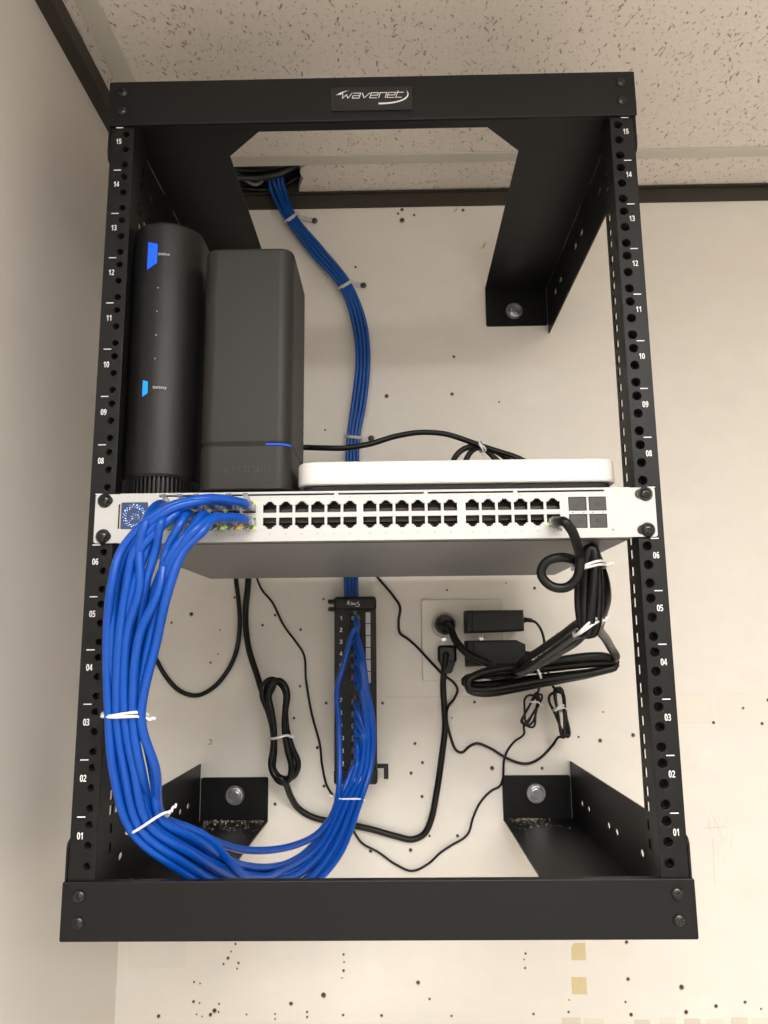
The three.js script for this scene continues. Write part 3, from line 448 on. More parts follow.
// ---------------------------------------------------------------- cables (centre lines in metres)
const PATHS = {
  upper: [[[-0.1755,0.9673,-0.3907],[-0.168,0.8956,-0.3969],[-0.1636,0.8634,-0.4137],[-0.139,0.8136,-0.4124],[-0.1019,0.7592,-0.4123],[-0.0579,0.7043,-0.4121],[-0.0397,0.6477,-0.4118],[-0.0339,0.5908,-0.412],[-0.0401,0.5282,-0.4119],[-0.0469,0.476,-0.4118],[-0.0505,0.3981,-0.4119],[-0.0513,0.32,-0.4118],[-0.0513,0.267,-0.4111],[-0.0494,0.2354,-0.4091]],[[-0.1699,0.967,-0.3905],[-0.1642,0.8948,-0.3965],[-0.1557,0.8631,-0.4109],[-0.1351,0.8166,-0.4125],[-0.0977,0.7626,-0.4119],[-0.054,0.7066,-0.4118],[-0.034,0.6489,-0.412],[-0.0287,0.5907,-0.4121],[-0.0347,0.5275,-0.412],[-0.0425,0.4754,-0.4115],[-0.0451,0.398,-0.4118],[-0.0465,0.3199,-0.4119],[-0.0468,0.267,-0.4115],[-0.0449,0.2353,-0.4092]],[[-0.1643,0.9669,-0.3905],[-0.1545,0.894,-0.3972],[-0.1506,0.8651,-0.4125],[-0.1316,0.819,-0.4123],[-0.0933,0.7666,-0.4121],[-0.0503,0.7091,-0.4122],[-0.0287,0.65,-0.4121],[-0.0234,0.5906,-0.4119],[-0.0291,0.5267,-0.4121],[-0.0378,0.4748,-0.4116],[-0.0398,0.398,-0.412],[-0.0418,0.3198,-0.4117],[-0.0415,0.267,-0.4113],[-0.0407,0.2353,-0.4091]],[[-0.1587,0.967,-0.3908],[-0.1492,0.8929,-0.3966],[-0.1449,0.8663,-0.4126],[-0.1279,0.822,-0.4126],[-0.0891,0.7706,-0.4126],[-0.0465,0.7114,-0.4123],[-0.0236,0.6509,-0.412],[-0.0182,0.5904,-0.4118],[-0.0238,0.526,-0.4122],[-0.0335,0.4744,-0.4119],[-0.0344,0.3978,-0.4113],[-0.0368,0.3197,-0.4114],[-0.0368,0.2669,-0.4112],[-0.0361,0.2352,-0.4093]],[[-0.1763,0.9705,-0.3949],[-0.1701,0.8987,-0.4012],[-0.1635,0.8655,-0.4167],[-0.1396,0.8162,-0.4166],[-0.1023,0.7616,-0.4166],[-0.0585,0.7065,-0.4168],[-0.0399,0.6498,-0.4167],[-0.0339,0.5925,-0.4166],[-0.0408,0.5299,-0.4168],[-0.0472,0.4773,-0.4167],[-0.0508,0.399,-0.4163],[-0.0511,0.3206,-0.4169],[-0.0514,0.2675,-0.4161],[-0.0498,0.2357,-0.4143]],[[-0.1705,0.9704,-0.3951],[-0.1608,0.8975,-0.4012],[-0.1558,0.8662,-0.4156],[-0.1358,0.819,-0.4166],[-0.0979,0.7655,-0.4167],[-0.0544,0.709,-0.4168],[-0.0345,0.6509,-0.4166],[-0.0287,0.5925,-0.4167],[-0.0349,0.5291,-0.4168],[-0.0428,0.4768,-0.4165],[-0.0459,0.399,-0.4166],[-0.0467,0.3206,-0.4168],[-0.0468,0.2674,-0.4162],[-0.0449,0.2356,-0.4141]],[[-0.165,0.9702,-0.3949],[-0.1554,0.8979,-0.4029],[-0.151,0.8673,-0.4158],[-0.1322,0.8216,-0.4165],[-0.0937,0.7691,-0.4166],[-0.0503,0.7113,-0.4164],[-0.0293,0.6519,-0.4165],[-0.0236,0.5924,-0.4166],[-0.0291,0.5283,-0.4169],[-0.0382,0.4762,-0.4165],[-0.0397,0.399,-0.4167],[-0.0418,0.3204,-0.4162],[-0.0417,0.2674,-0.4163],[-0.0408,0.2356,-0.4142]],[[-0.1595,0.9702,-0.3951],[-0.1489,0.8964,-0.4019],[-0.145,0.8681,-0.4151],[-0.1285,0.8244,-0.4166],[-0.0894,0.773,-0.4168],[-0.0463,0.7141,-0.4169],[-0.0234,0.653,-0.4165],[-0.018,0.5923,-0.4166],[-0.0241,0.5274,-0.4164],[-0.0334,0.4757,-0.4165],[-0.0349,0.3989,-0.4165],[-0.0371,0.3204,-0.4167],[-0.0372,0.2673,-0.4161],[-0.0362,0.2355,-0.414]],[[-0.1772,0.9738,-0.3993],[-0.1698,0.9025,-0.407],[-0.1646,0.8676,-0.4202],[-0.14,0.819,-0.4211],[-0.1028,0.764,-0.421],[-0.0585,0.7088,-0.4211],[-0.0402,0.6519,-0.4213],[-0.0343,0.5944,-0.4214],[-0.0406,0.5313,-0.4213],[-0.0474,0.4787,-0.4216],[-0.0507,0.4001,-0.4216],[-0.0517,0.3213,-0.4214],[-0.0519,0.2679,-0.4215],[-0.0498,0.236,-0.4196]],[[-0.1717,0.9736,-0.3992],[-0.1644,0.9018,-0.407],[-0.1573,0.8698,-0.4214],[-0.1365,0.8216,-0.4211],[-0.0984,0.7678,-0.4209],[-0.0546,0.7112,-0.421],[-0.0344,0.6529,-0.421],[-0.0288,0.5944,-0.4215],[-0.0352,0.5307,-0.4216],[-0.0425,0.478,-0.4213],[-0.0456,0.4001,-0.4216],[-0.047,0.3212,-0.4216],[-0.0469,0.2679,-0.4212],[-0.0455,0.2359,-0.4192]],[[-0.1662,0.9736,-0.3993],[-0.1542,0.8994,-0.4054],[-0.1532,0.8695,-0.4197],[-0.1329,0.8243,-0.4211],[-0.0941,0.7715,-0.4209],[-0.0505,0.7137,-0.4211],[-0.0293,0.654,-0.4212],[-0.0236,0.5942,-0.4213],[-0.03,0.5298,-0.4211],[-0.0381,0.4776,-0.4215],[-0.0403,0.4,-0.4217],[-0.0419,0.3212,-0.4217],[-0.0423,0.2678,-0.421],[-0.0412,0.2359,-0.4193]],[[-0.1605,0.9735,-0.3994],[-0.1481,0.8997,-0.4071],[-0.145,0.8704,-0.4186],[-0.1291,0.827,-0.421],[-0.0899,0.7754,-0.4211],[-0.0468,0.716,-0.421],[-0.0242,0.6551,-0.4214],[-0.0186,0.5942,-0.4215],[-0.0241,0.5291,-0.4215],[-0.0337,0.477,-0.4212],[-0.0349,0.3999,-0.4216],[-0.0374,0.3212,-0.4219],[-0.0375,0.2678,-0.4213],[-0.0367,0.2358,-0.419]]],
  patch: [[[-0.1075,0.297,0.0125],[-0.1085,0.2975,0.024],[-0.1331,0.2965,0.0491],[-0.1637,0.2862,0.0589],[-0.1952,0.2569,0.0571],[-0.2017,0.2279,0.06],[-0.2088,0.1908,0.0453],[-0.2093,0.1269,0.0319],[-0.2075,0.083,0.0205],[-0.1983,0.0333,-0.0018],[-0.1667,-0.0025,-0.0276],[-0.1311,-0.0458,-0.0937],[-0.0847,-0.0666,-0.1831],[-0.0494,-0.0505,-0.2623],[-0.0283,-0.004,-0.3284],[-0.0157,0.0351,-0.3452],[-0.0134,0.0894,-0.3432],[-0.0199,0.1264,-0.3382],[-0.0248,0.1633,-0.3402],[-0.0321,0.1897,-0.3482],[-0.0344,0.1981,-0.3542],[-0.0362,0.2018,-0.3682]],[[-0.1213,0.297,0.0125],[-0.1223,0.2975,0.024],[-0.1339,0.2948,0.0492],[-0.161,0.2845,0.06],[-0.1921,0.257,0.0536],[-0.2019,0.2283,0.0491],[-0.2052,0.1904,0.0447],[-0.2081,0.1261,0.026],[-0.2047,0.0821,0.0128],[-0.1965,0.0336,-0.0079],[-0.1678,-0.003,-0.034],[-0.1314,-0.0422,-0.0987],[-0.0871,-0.0659,-0.192],[-0.0538,-0.0488,-0.2671],[-0.0323,-0.0047,-0.3351],[-0.0178,0.0346,-0.3492],[-0.0153,0.0894,-0.3432],[-0.0218,0.1264,-0.3382],[-0.0268,0.1634,-0.3402],[-0.0322,0.1745,-0.3482],[-0.0344,0.1827,-0.3542],[-0.0362,0.1862,-0.3682]],[[-0.1351,0.297,0.0125],[-0.1361,0.2975,0.024],[-0.1369,0.295,0.0468],[-0.1592,0.2832,0.0562],[-0.1848,0.256,0.0584],[-0.1918,0.2264,0.0553],[-0.1979,0.1897,0.0481],[-0.2025,0.1262,0.0323],[-0.1996,0.0829,0.0174],[-0.1917,0.0362,-0.0015],[-0.1634,0.0037,-0.0266],[-0.13,-0.0376,-0.0938],[-0.087,-0.0597,-0.1808],[-0.0569,-0.0453,-0.2629],[-0.0353,-0.0029,-0.3281],[-0.0199,0.034,-0.3532],[-0.0173,0.0895,-0.3432],[-0.0238,0.1264,-0.3382],[-0.0287,0.1634,-0.3402],[-0.0323,0.1594,-0.3482],[-0.0345,0.1675,-0.3542],[-0.0363,0.1706,-0.3682]],[[-0.1489,0.297,0.0125],[-0.1499,0.2975,0.024],[-0.1488,0.2934,0.045],[-0.1557,0.2832,0.0551],[-0.1807,0.2557,0.0585],[-0.1969,0.2275,0.0452],[-0.205,0.1903,0.0359],[-0.2073,0.1252,0.0196],[-0.2044,0.0814,0.0071],[-0.1955,0.0337,-0.0143],[-0.1666,0.001,-0.0399],[-0.132,-0.0393,-0.1048],[-0.0893,-0.0622,-0.1947],[-0.058,-0.0483,-0.2756],[-0.0357,-0.0054,-0.3417],[-0.0215,0.0351,-0.3452],[-0.0193,0.0713,-0.3432],[-0.0257,0.1264,-0.3382],[-0.0323,0.1443,-0.3482],[-0.0345,0.1523,-0.3542],[-0.0363,0.155,-0.3682]],[[-0.1628,0.297,0.0125],[-0.1638,0.2975,0.024],[-0.1667,0.2805,0.055],[-0.1778,0.256,0.0539],[-0.1866,0.2256,0.0538],[-0.1963,0.1895,0.0431],[-0.2017,0.1253,0.0258],[-0.1984,0.0826,0.0141],[-0.1898,0.0366,-0.0078],[-0.1646,0.0038,-0.0355],[-0.1309,-0.0372,-0.0995],[-0.0916,-0.0536,-0.1898],[-0.0613,-0.0443,-0.2702],[-0.0391,-0.0036,-0.3346],[-0.0236,0.0346,-0.3492],[-0.0213,0.0713,-0.3432],[-0.0277,0.1264,-0.3382],[-0.0324,0.1294,-0.3482],[-0.0346,0.1372,-0.3542],[-0.0364,0.1396,-0.3682]],[[-0.1766,0.297,0.0125],[-0.1776,0.2975,0.024],[-0.1775,0.2802,0.0562],[-0.1819,0.2552,0.0579],[-0.1809,0.2245,0.0571],[-0.1921,0.1891,0.0476],[-0.1961,0.1253,0.0322],[-0.1915,0.0834,0.0187],[-0.1851,0.0391,-0.002],[-0.1596,0.0115,-0.0274],[-0.1283,-0.0264,-0.0924],[-0.0912,-0.051,-0.1837],[-0.0643,-0.0402,-0.2636],[-0.0423,-0.002,-0.3286],[-0.0257,0.034,-0.3532],[-0.0232,0.0714,-0.3432],[-0.0325,0.1002,-0.3482],[-0.0347,0.1077,-0.3542],[-0.0365,0.1094,-0.3682]],[[-0.1766,0.2838,0.0125],[-0.1776,0.2843,0.024],[-0.1766,0.2773,0.0601],[-0.1823,0.2548,0.0589],[-0.1858,0.2256,0.0459],[-0.1929,0.189,0.0376],[-0.2003,0.1244,0.0201],[-0.198,0.0816,0.0064],[-0.1888,0.0366,-0.0139],[-0.1637,0.0065,-0.0388],[-0.131,-0.0327,-0.1042],[-0.0935,-0.0528,-0.1961],[-0.0652,-0.043,-0.2747],[-0.0429,-0.0042,-0.3408],[-0.0273,0.0352,-0.3452],[-0.0251,0.0714,-0.3432],[-0.0325,0.0853,-0.3482],[-0.0347,0.0927,-0.3542],[-0.0365,0.0941,-0.3682]],[[-0.1628,0.2838,0.0125],[-0.1638,0.2843,0.024],[-0.1646,0.2758,0.0617],[-0.1705,0.2549,0.0546],[-0.1786,0.2242,0.053],[-0.1864,0.1883,0.0384],[-0.1953,0.1245,0.0262],[-0.1925,0.0824,0.0108],[-0.1836,0.0394,-0.0079],[-0.1604,0.0117,-0.0341],[-0.1285,-0.024,-0.0962],[-0.0936,-0.0488,-0.1899],[-0.0678,-0.0395,-0.2694],[-0.0462,-0.0027,-0.3353],[-0.0294,0.0346,-0.3492],[-0.0271,0.0714,-0.3432],[-0.0326,0.0704,-0.3482],[-0.0348,0.0778,-0.3542],[-0.0366,0.0788,-0.3682]],[[-0.1489,0.2838,0.0125],[-0.1499,0.2843,0.024],[-0.1485,0.2854,0.0478],[-0.1516,0.2737,0.0563],[-0.1618,0.2547,0.0536],[-0.1652,0.2218,0.0586],[-0.1817,0.188,0.0505],[-0.1896,0.1246,0.0323],[-0.1856,0.0838,0.0196],[-0.1846,0.0417,-0.024],[-0.1498,0.0182,-0.05],[-0.121,-0.0251,-0.09],[-0.095,-0.0417,-0.1836],[-0.0693,-0.0367,-0.2637],[-0.0492,-0.001,-0.3286],[-0.0315,0.0341,-0.3532],[-0.0326,0.0557,-0.3482],[-0.0348,0.0629,-0.3542],[-0.0366,0.0636,-0.3682]],[[-0.1351,0.2838,0.0125],[-0.1361,0.2843,0.024],[-0.1369,0.284,0.046],[-0.1412,0.2719,0.0557],[-0.1545,0.2534,0.0604],[-0.1729,0.2235,0.0459],[-0.1827,0.1879,0.0376],[-0.1941,0.1236,0.0196],[-0.1896,0.0819,0.0065],[-0.1823,0.0395,-0.0142],[-0.1587,0.0169,-0.0408],[-0.1308,-0.0265,-0.1081],[-0.0968,-0.0445,-0.196],[-0.0723,-0.0384,-0.2766],[-0.05,-0.0032,-0.3411],[-0.0331,0.0352,-0.3452],[-0.0327,0.041,-0.3482],[-0.0349,0.0481,-0.3542],[-0.0367,0.0484,-0.3682]],[[-0.1213,0.2838,0.0125],[-0.1223,0.2843,0.024],[-0.1278,0.2813,0.048],[-0.1368,0.2701,0.0611],[-0.1511,0.2532,0.0594],[-0.1646,0.2219,0.0524],[-0.1757,0.1872,0.0432],[-0.1883,0.1236,0.0259],[-0.1817,0.1026,0.02],[-0.1795,0.0735,0.005],[-0.1773,0.0421,-0.0081],[-0.1559,0.0206,-0.034],[-0.128,-0.0176,-0.0985],[-0.0972,-0.0395,-0.1889],[-0.0743,-0.0346,-0.2686],[-0.0532,-0.0016,-0.3351],[-0.0352,0.0347,-0.3492],[-0.0327,0.0264,-0.3482],[-0.0349,0.0334,-0.3542],[-0.0367,0.0334,-0.3682]],[[-0.1075,0.2838,0.0125],[-0.1085,0.2843,0.024],[-0.1272,0.2793,0.0502],[-0.1323,0.2691,0.0582],[-0.1471,0.2529,0.0591],[-0.1577,0.2205,0.0608],[-0.1684,0.1865,0.0471],[-0.1831,0.1238,0.0325],[-0.1745,0.0841,0.0184],[-0.1792,0.0416,-0.02],[-0.1602,0.0186,-0.06],[-0.1299,-0.0124,-0.13],[-0.0939,-0.0254,-0.2],[-0.0692,-0.0237,-0.27],[-0.0559,0.0001,-0.3285],[-0.0562,0.0828,-0.3532],[-0.058,0.1265,-0.3432],[-0.0479,0.1635,-0.3432],[-0.0379,0.1987,-0.3482],[-0.0321,0.205,-0.3482],[-0.0343,0.2135,-0.3542],[-0.0361,0.2176,-0.3682]]],
  power_cord_hank: [[0.0837,0.1682,-0.3982],[0.0817,0.151,-0.4062],[0.0802,0.128,-0.423],[0.0814,0.0923,-0.423],[0.0816,0.0714,-0.423],[0.0767,0.0364,-0.423],[0.0691,-0.0083,-0.423],[0.0603,-0.0461,-0.423],[0.0508,-0.0635,-0.423],[0.0349,-0.0702,-0.423],[0.0126,-0.0658,-0.423],[-0.0203,-0.0568,-0.423],[-0.06,-0.0491,-0.423],[-0.0971,-0.0413,-0.423],[-0.1158,-0.0299,-0.423],[-0.1233,-0.0133,-0.4082],[-0.1308,0.012,-0.3853],[-0.1409,0.0162,-0.3864],[-0.1469,0.0293,-0.3869],[-0.1446,0.0494,-0.3869],[-0.1436,0.0732,-0.3863],[-0.1468,0.0971,-0.3854],[-0.1508,0.1177,-0.3844],[-0.1469,0.132,-0.3836],[-0.1391,0.1375,-0.3831],[-0.1312,0.1332,-0.383],[-0.1265,0.1196,-0.3836],[-0.1289,0.0987,-0.3848],[-0.1296,0.0737,-0.3865],[-0.1258,0.0487,-0.3885],[-0.1206,0.0274,-0.3906],[-0.1233,0.0126,-0.3926],[-0.1306,0.0067,-0.3943],[-0.1393,0.0106,-0.3954],[-0.1456,0.0242,-0.3959],[-0.1446,0.046,-0.3959],[-0.1459,0.0716,-0.3953],[-0.1526,0.0967,-0.3944],[-0.1606,0.1175,-0.3934],[-0.1582,0.1323,-0.3926],[-0.1492,0.1383,-0.3921],[-0.138,0.1344,-0.392],[-0.1297,0.1208,-0.3926],[-0.1302,0.099,-0.3938],[-0.1285,0.0741,-0.3955],[-0.1213,0.0504,-0.3975],[-0.1135,0.031,-0.3996],[-0.1172,0.0166,-0.4016],[-0.1276,0.0101,-0.4033],[-0.1394,0.0131,-0.4044],[-0.1476,0.0256,-0.4049],[-0.1468,0.0463,-0.4049],[-0.1477,0.0707,-0.4043],[-0.1534,0.0949,-0.4034],[-0.1594,0.1158,-0.4024],[-0.1551,0.131,-0.4016],[-0.1456,0.1373,-0.4011],[-0.1567,0.1155,-0.3982],[-0.1725,0.148,-0.4082],[-0.1856,0.1841,-0.4162],[-0.1913,0.2252,-0.423],[-0.1887,0.2668,-0.423],[-0.188,0.3019,-0.423],[-0.1874,0.3373,-0.423]],
  device_cord: [[-0.2072,0.3306,-0.424],[-0.2059,0.2769,-0.424],[-0.2009,0.2392,-0.424],[-0.1994,0.2048,-0.424],[-0.2035,0.1748,-0.424],[-0.2139,0.1506,-0.424],[-0.2326,0.128,-0.424],[-0.2555,0.1169,-0.424],[-0.279,0.1231,-0.424],[-0.3005,0.1447,-0.424],[-0.3168,0.1719,-0.424],[-0.323,0.1921,-0.41],[-0.3197,0.2318,-0.39],[-0.3115,0.2776,-0.375],[-0.2978,0.3159,-0.36]],
  power_cord_coil: [[0.0853,0.2076,-0.3882],[0.0892,0.202,-0.3782],[0.0954,0.1862,-0.3702],[0.11,0.1694,-0.3632],[0.1373,0.1553,-0.3582],[0.142,0.1478,-0.3559],[0.1705,0.1503,-0.3546],[0.2024,0.1528,-0.353],[0.2337,0.1552,-0.3511],[0.2608,0.1569,-0.3491],[0.2806,0.1567,-0.3472],[0.2906,0.1549,-0.3455],[0.2898,0.1511,-0.3441],[0.2781,0.148,-0.3433],[0.2569,0.1448,-0.3429],[0.2286,0.1418,-0.3429],[0.1965,0.1385,-0.3434],[0.1645,0.1349,-0.344],[0.1364,0.1317,-0.3448],[0.1155,0.1307,-0.3455],[0.1044,0.1321,-0.346],[0.1046,0.1368,-0.3461],[0.1163,0.1411,-0.3458],[0.1381,0.1454,-0.3449],[0.1674,0.1491,-0.3436],[0.2003,0.1532,-0.342],[0.2327,0.1576,-0.3401],[0.2607,0.1613,-0.3381],[0.281,0.1623,-0.3362],[0.291,0.1606,-0.3345],[0.29,0.1547,-0.3331],[0.2778,0.1492,-0.3323],[0.2561,0.1433,-0.3319],[0.2275,0.138,-0.3319],[0.1957,0.1323,-0.3324],[0.1646,0.1265,-0.333],[0.1377,0.1221,-0.3338],[0.1179,0.1222,-0.3345],[0.1074,0.1265,-0.335],[0.1072,0.1364,-0.3351],[0.1182,0.1437,-0.3348],[0.1389,0.1494,-0.3339],[0.1666,0.1531,-0.3326],[0.1976,0.1568,-0.331],[0.2283,0.1603,-0.3291],[0.255,0.1627,-0.3271],[0.2746,0.1621,-0.3252],[0.2848,0.1593,-0.3235],[0.2844,0.1534,-0.3221],[0.2731,0.1488,-0.3213],[0.2523,0.1445,-0.3209],[0.2244,0.141,-0.3209],[0.1928,0.1375,-0.3214],[0.1612,0.134,-0.322],[0.1334,0.1316,-0.3228],[0.1128,0.1316,-0.3235],[0.1019,0.1337,-0.324],[0.1022,0.1385,-0.3241],[0.1139,0.1422,-0.3238],[0.1356,0.1455,-0.3229],[0.1644,0.1482,-0.3216],[0.1967,0.1511,-0.32],[0.2285,0.1542,-0.3181],[0.2558,0.1567,-0.3161],[0.2753,0.1574,-0.3142],[0.2849,0.1564,-0.3125],[0.2835,0.1526,-0.3111],[0.2713,0.1489,-0.3103],[0.2499,0.1447,-0.3099],[0.222,0.1408,-0.3099],[0.1911,0.1364,-0.3104],[0.1608,0.1316,-0.311],[0.1346,0.1276,-0.3118],[0.1155,0.127,-0.3125],[0.1055,0.1301,-0.313],[0.1055,0.1382,-0.3131],[0.1163,0.1447,-0.3128],[0.1363,0.1502,-0.3119],[0.1633,0.154,-0.3106],[0.1935,0.158,-0.309],[0.2235,0.1622,-0.3071],[0.2496,0.1654,-0.3051],[0.2689,0.1653,-0.3032],[0.2791,0.1624,-0.3015],[0.2808,0.1646,-0.2932],[0.2701,0.1752,-0.2732],[0.253,0.1852,-0.2282],[0.2279,0.1947,-0.1582],[0.2167,0.2066,-0.1],[0.2148,0.2213,-0.075],[0.2099,0.2369,-0.06],[0.2041,0.2531,-0.055],[0.2015,0.2667,-0.06],[0.2073,0.2882,-0.09]],
  black_ethernet: [[0.1543,0.2802,0.0125],[0.1527,0.2783,0.024],[0.1562,0.2762,0.034],[0.1624,0.2694,0.03],[0.1687,0.2594,0.018],[0.1738,0.2485,0.004],[0.1714,0.2337,0.0],[0.1626,0.2261,-0.004],[0.1503,0.2276,-0.006],[0.1423,0.238,-0.006],[0.1467,0.248,-0.004],[0.1583,0.2515,-0.002],[0.171,0.2497,-0.006],[0.1818,0.2457,-0.0143],[0.1845,0.2553,-0.0133],[0.1872,0.2601,-0.0126],[0.1899,0.2592,-0.0123],[0.1906,0.2531,-0.0126],[0.1902,0.2426,-0.0135],[0.189,0.2292,-0.015],[0.1875,0.215,-0.0169],[0.1859,0.2019,-0.019],[0.1844,0.1921,-0.021],[0.1833,0.187,-0.0228],[0.182,0.1876,-0.0241],[0.1819,0.1936,-0.0249],[0.1823,0.2045,-0.025],[0.1831,0.2185,-0.0246],[0.1841,0.2337,-0.0238],[0.1853,0.2475,-0.0228],[0.1867,0.2579,-0.0218],[0.1885,0.2631,-0.0211],[0.1916,0.2623,-0.0208],[0.1934,0.2557,-0.0211],[0.1946,0.2444,-0.022],[0.1951,0.2302,-0.0235],[0.1949,0.2152,-0.0254],[0.1938,0.2018,-0.0275],[0.192,0.192,-0.0295],[0.189,0.1871,-0.0313],[0.184,0.188,-0.0326],[0.1813,0.1944,-0.0334],[0.1798,0.2053,-0.0335],[0.1795,0.2192,-0.0331],[0.1805,0.234,-0.0323],[0.1825,0.2473,-0.0313],[0.1854,0.2572,-0.0303],[0.1891,0.2623,-0.0296],[0.194,0.2615,-0.0293],[0.1962,0.2553,-0.0296],[0.1968,0.2445,-0.0305],[0.1963,0.2306,-0.032],[0.1948,0.2159,-0.0339],[0.1927,0.2024,-0.036],[0.1904,0.1922,-0.038],[0.1882,0.187,-0.0398],[0.1859,0.1876,-0.0411],[0.1856,0.1939,-0.0419],[0.1863,0.2051,-0.042],[0.1877,0.2196,-0.0416],[0.1895,0.2351,-0.0408],[0.1914,0.2493,-0.0398],[0.1931,0.2599,-0.0388],[0.1946,0.2652,-0.0381],[0.1963,0.2643,-0.0378],[0.1968,0.2575,-0.0381],[0.1967,0.246,-0.039],[0.1962,0.2314,-0.0405],[0.1954,0.2162,-0.0424],[0.1943,0.2026,-0.0445],[0.193,0.1926,-0.0465],[0.1911,0.1877,-0.0483],[0.1844,0.188,-0.06],[0.181,0.1777,-0.13],[0.1764,0.1653,-0.2],[0.168,0.1536,-0.25],[0.1586,0.1496,-0.28],[0.1629,0.1577,-0.275],[0.1772,0.1738,-0.22],[0.1877,0.1888,-0.15],[0.1924,0.1995,-0.08],[0.1949,0.1969,-0.06],[0.1909,0.1847,-0.085],[0.1858,0.1717,-0.155],[0.1783,0.1584,-0.23],[0.1623,0.1446,-0.29],[0.1495,0.1382,-0.3782],[0.1266,0.1426,-0.4082]],
  adapter_wire_b: [[0.1889,0.1712,-0.3882],[0.1967,0.1698,-0.3882],[0.2063,0.1657,-0.3982],[0.2146,0.1538,-0.4032],[0.2096,0.1316,-0.4032],[0.2027,0.115,-0.3982],[0.2023,0.1138,-0.3945],[0.2057,0.1096,-0.3954],[0.2046,0.1037,-0.3955],[0.2002,0.097,-0.3949],[0.1947,0.09,-0.3937],[0.1893,0.0838,-0.3922],[0.1843,0.0801,-0.3908],[0.1803,0.0797,-0.3898],[0.1791,0.0824,-0.3895],[0.1815,0.0874,-0.3899],[0.1865,0.0943,-0.3912],[0.1919,0.1027,-0.393],[0.1963,0.1109,-0.395],[0.2001,0.1166,-0.397],[0.2033,0.1181,-0.3985],[0.205,0.1153,-0.3994],[0.2041,0.1088,-0.3995],[0.2015,0.0998,-0.3989],[0.1996,0.0897,-0.3977],[0.1986,0.0809,-0.3962],[0.1965,0.0754,-0.3948],[0.1921,0.074,-0.3938],[0.1874,0.0766,-0.3935],[0.1851,0.0828,-0.3939],[0.1851,0.0911,-0.3952],[0.1853,0.1001,-0.397],[0.1858,0.1078,-0.399],[0.1892,0.1131,-0.401],[0.1956,0.1148,-0.4025],[0.2016,0.1125,-0.4034],[0.2039,0.1068,-0.4035],[0.2028,0.0988,-0.4029],[0.2004,0.09,-0.4017],[0.1971,0.082,-0.4002],[0.1919,0.0769,-0.3988],[0.1858,0.0761,-0.3978],[0.1821,0.0793,-0.3975],[0.1828,0.0855,-0.3979],[0.1873,0.0935,-0.3992],[0.1933,0.1024,-0.401],[0.1996,0.1102,-0.403],[0.2056,0.1149,-0.405],[0.2099,0.1152,-0.4065],[0.211,0.1115,-0.4074],[0.208,0.1052,-0.4075],[0.2022,0.0972,-0.4069],[0.1962,0.0884,-0.4057],[0.1914,0.0807,-0.4042],[0.1876,0.0762,-0.4028],[0.1844,0.076,-0.4018],[0.185,0.0643,-0.4082],[0.1737,0.0523,-0.4242],[0.1653,0.0421,-0.4242],[0.1595,0.0292,-0.4242],[0.1573,0.0062,-0.4242],[0.1529,-0.004,-0.4242],[0.1408,-0.0102,-0.4242],[0.1257,-0.0253,-0.4242],[0.1159,-0.0441,-0.4242],[0.1101,-0.0616,-0.4242],[0.1033,-0.069,-0.4242],[0.0873,-0.0776,-0.4242],[0.0714,-0.0875,-0.4242],[0.0554,-0.1009,-0.4242],[0.0343,-0.1094,-0.4242],[0.0121,-0.1007,-0.4242],[-0.01,-0.0858,-0.4242],[-0.031,-0.0745,-0.4242],[-0.0468,-0.0519,-0.4242],[-0.0627,-0.0241,-0.4242],[-0.0774,-0.0024,-0.4242],[-0.0842,0.0246,-0.4242],[-0.0871,0.0504,-0.4242],[-0.0981,0.0898,-0.4242],[-0.1066,0.1363,-0.4242],[-0.1097,0.1699,-0.4242],[-0.1209,0.1876,-0.4242],[-0.1377,0.2096,-0.4242],[-0.1549,0.2429,-0.4242],[-0.1692,0.2597,-0.4242],[-0.178,0.2808,-0.4242],[-0.1842,0.309,-0.4242],[-0.1874,0.3304,-0.4242]],
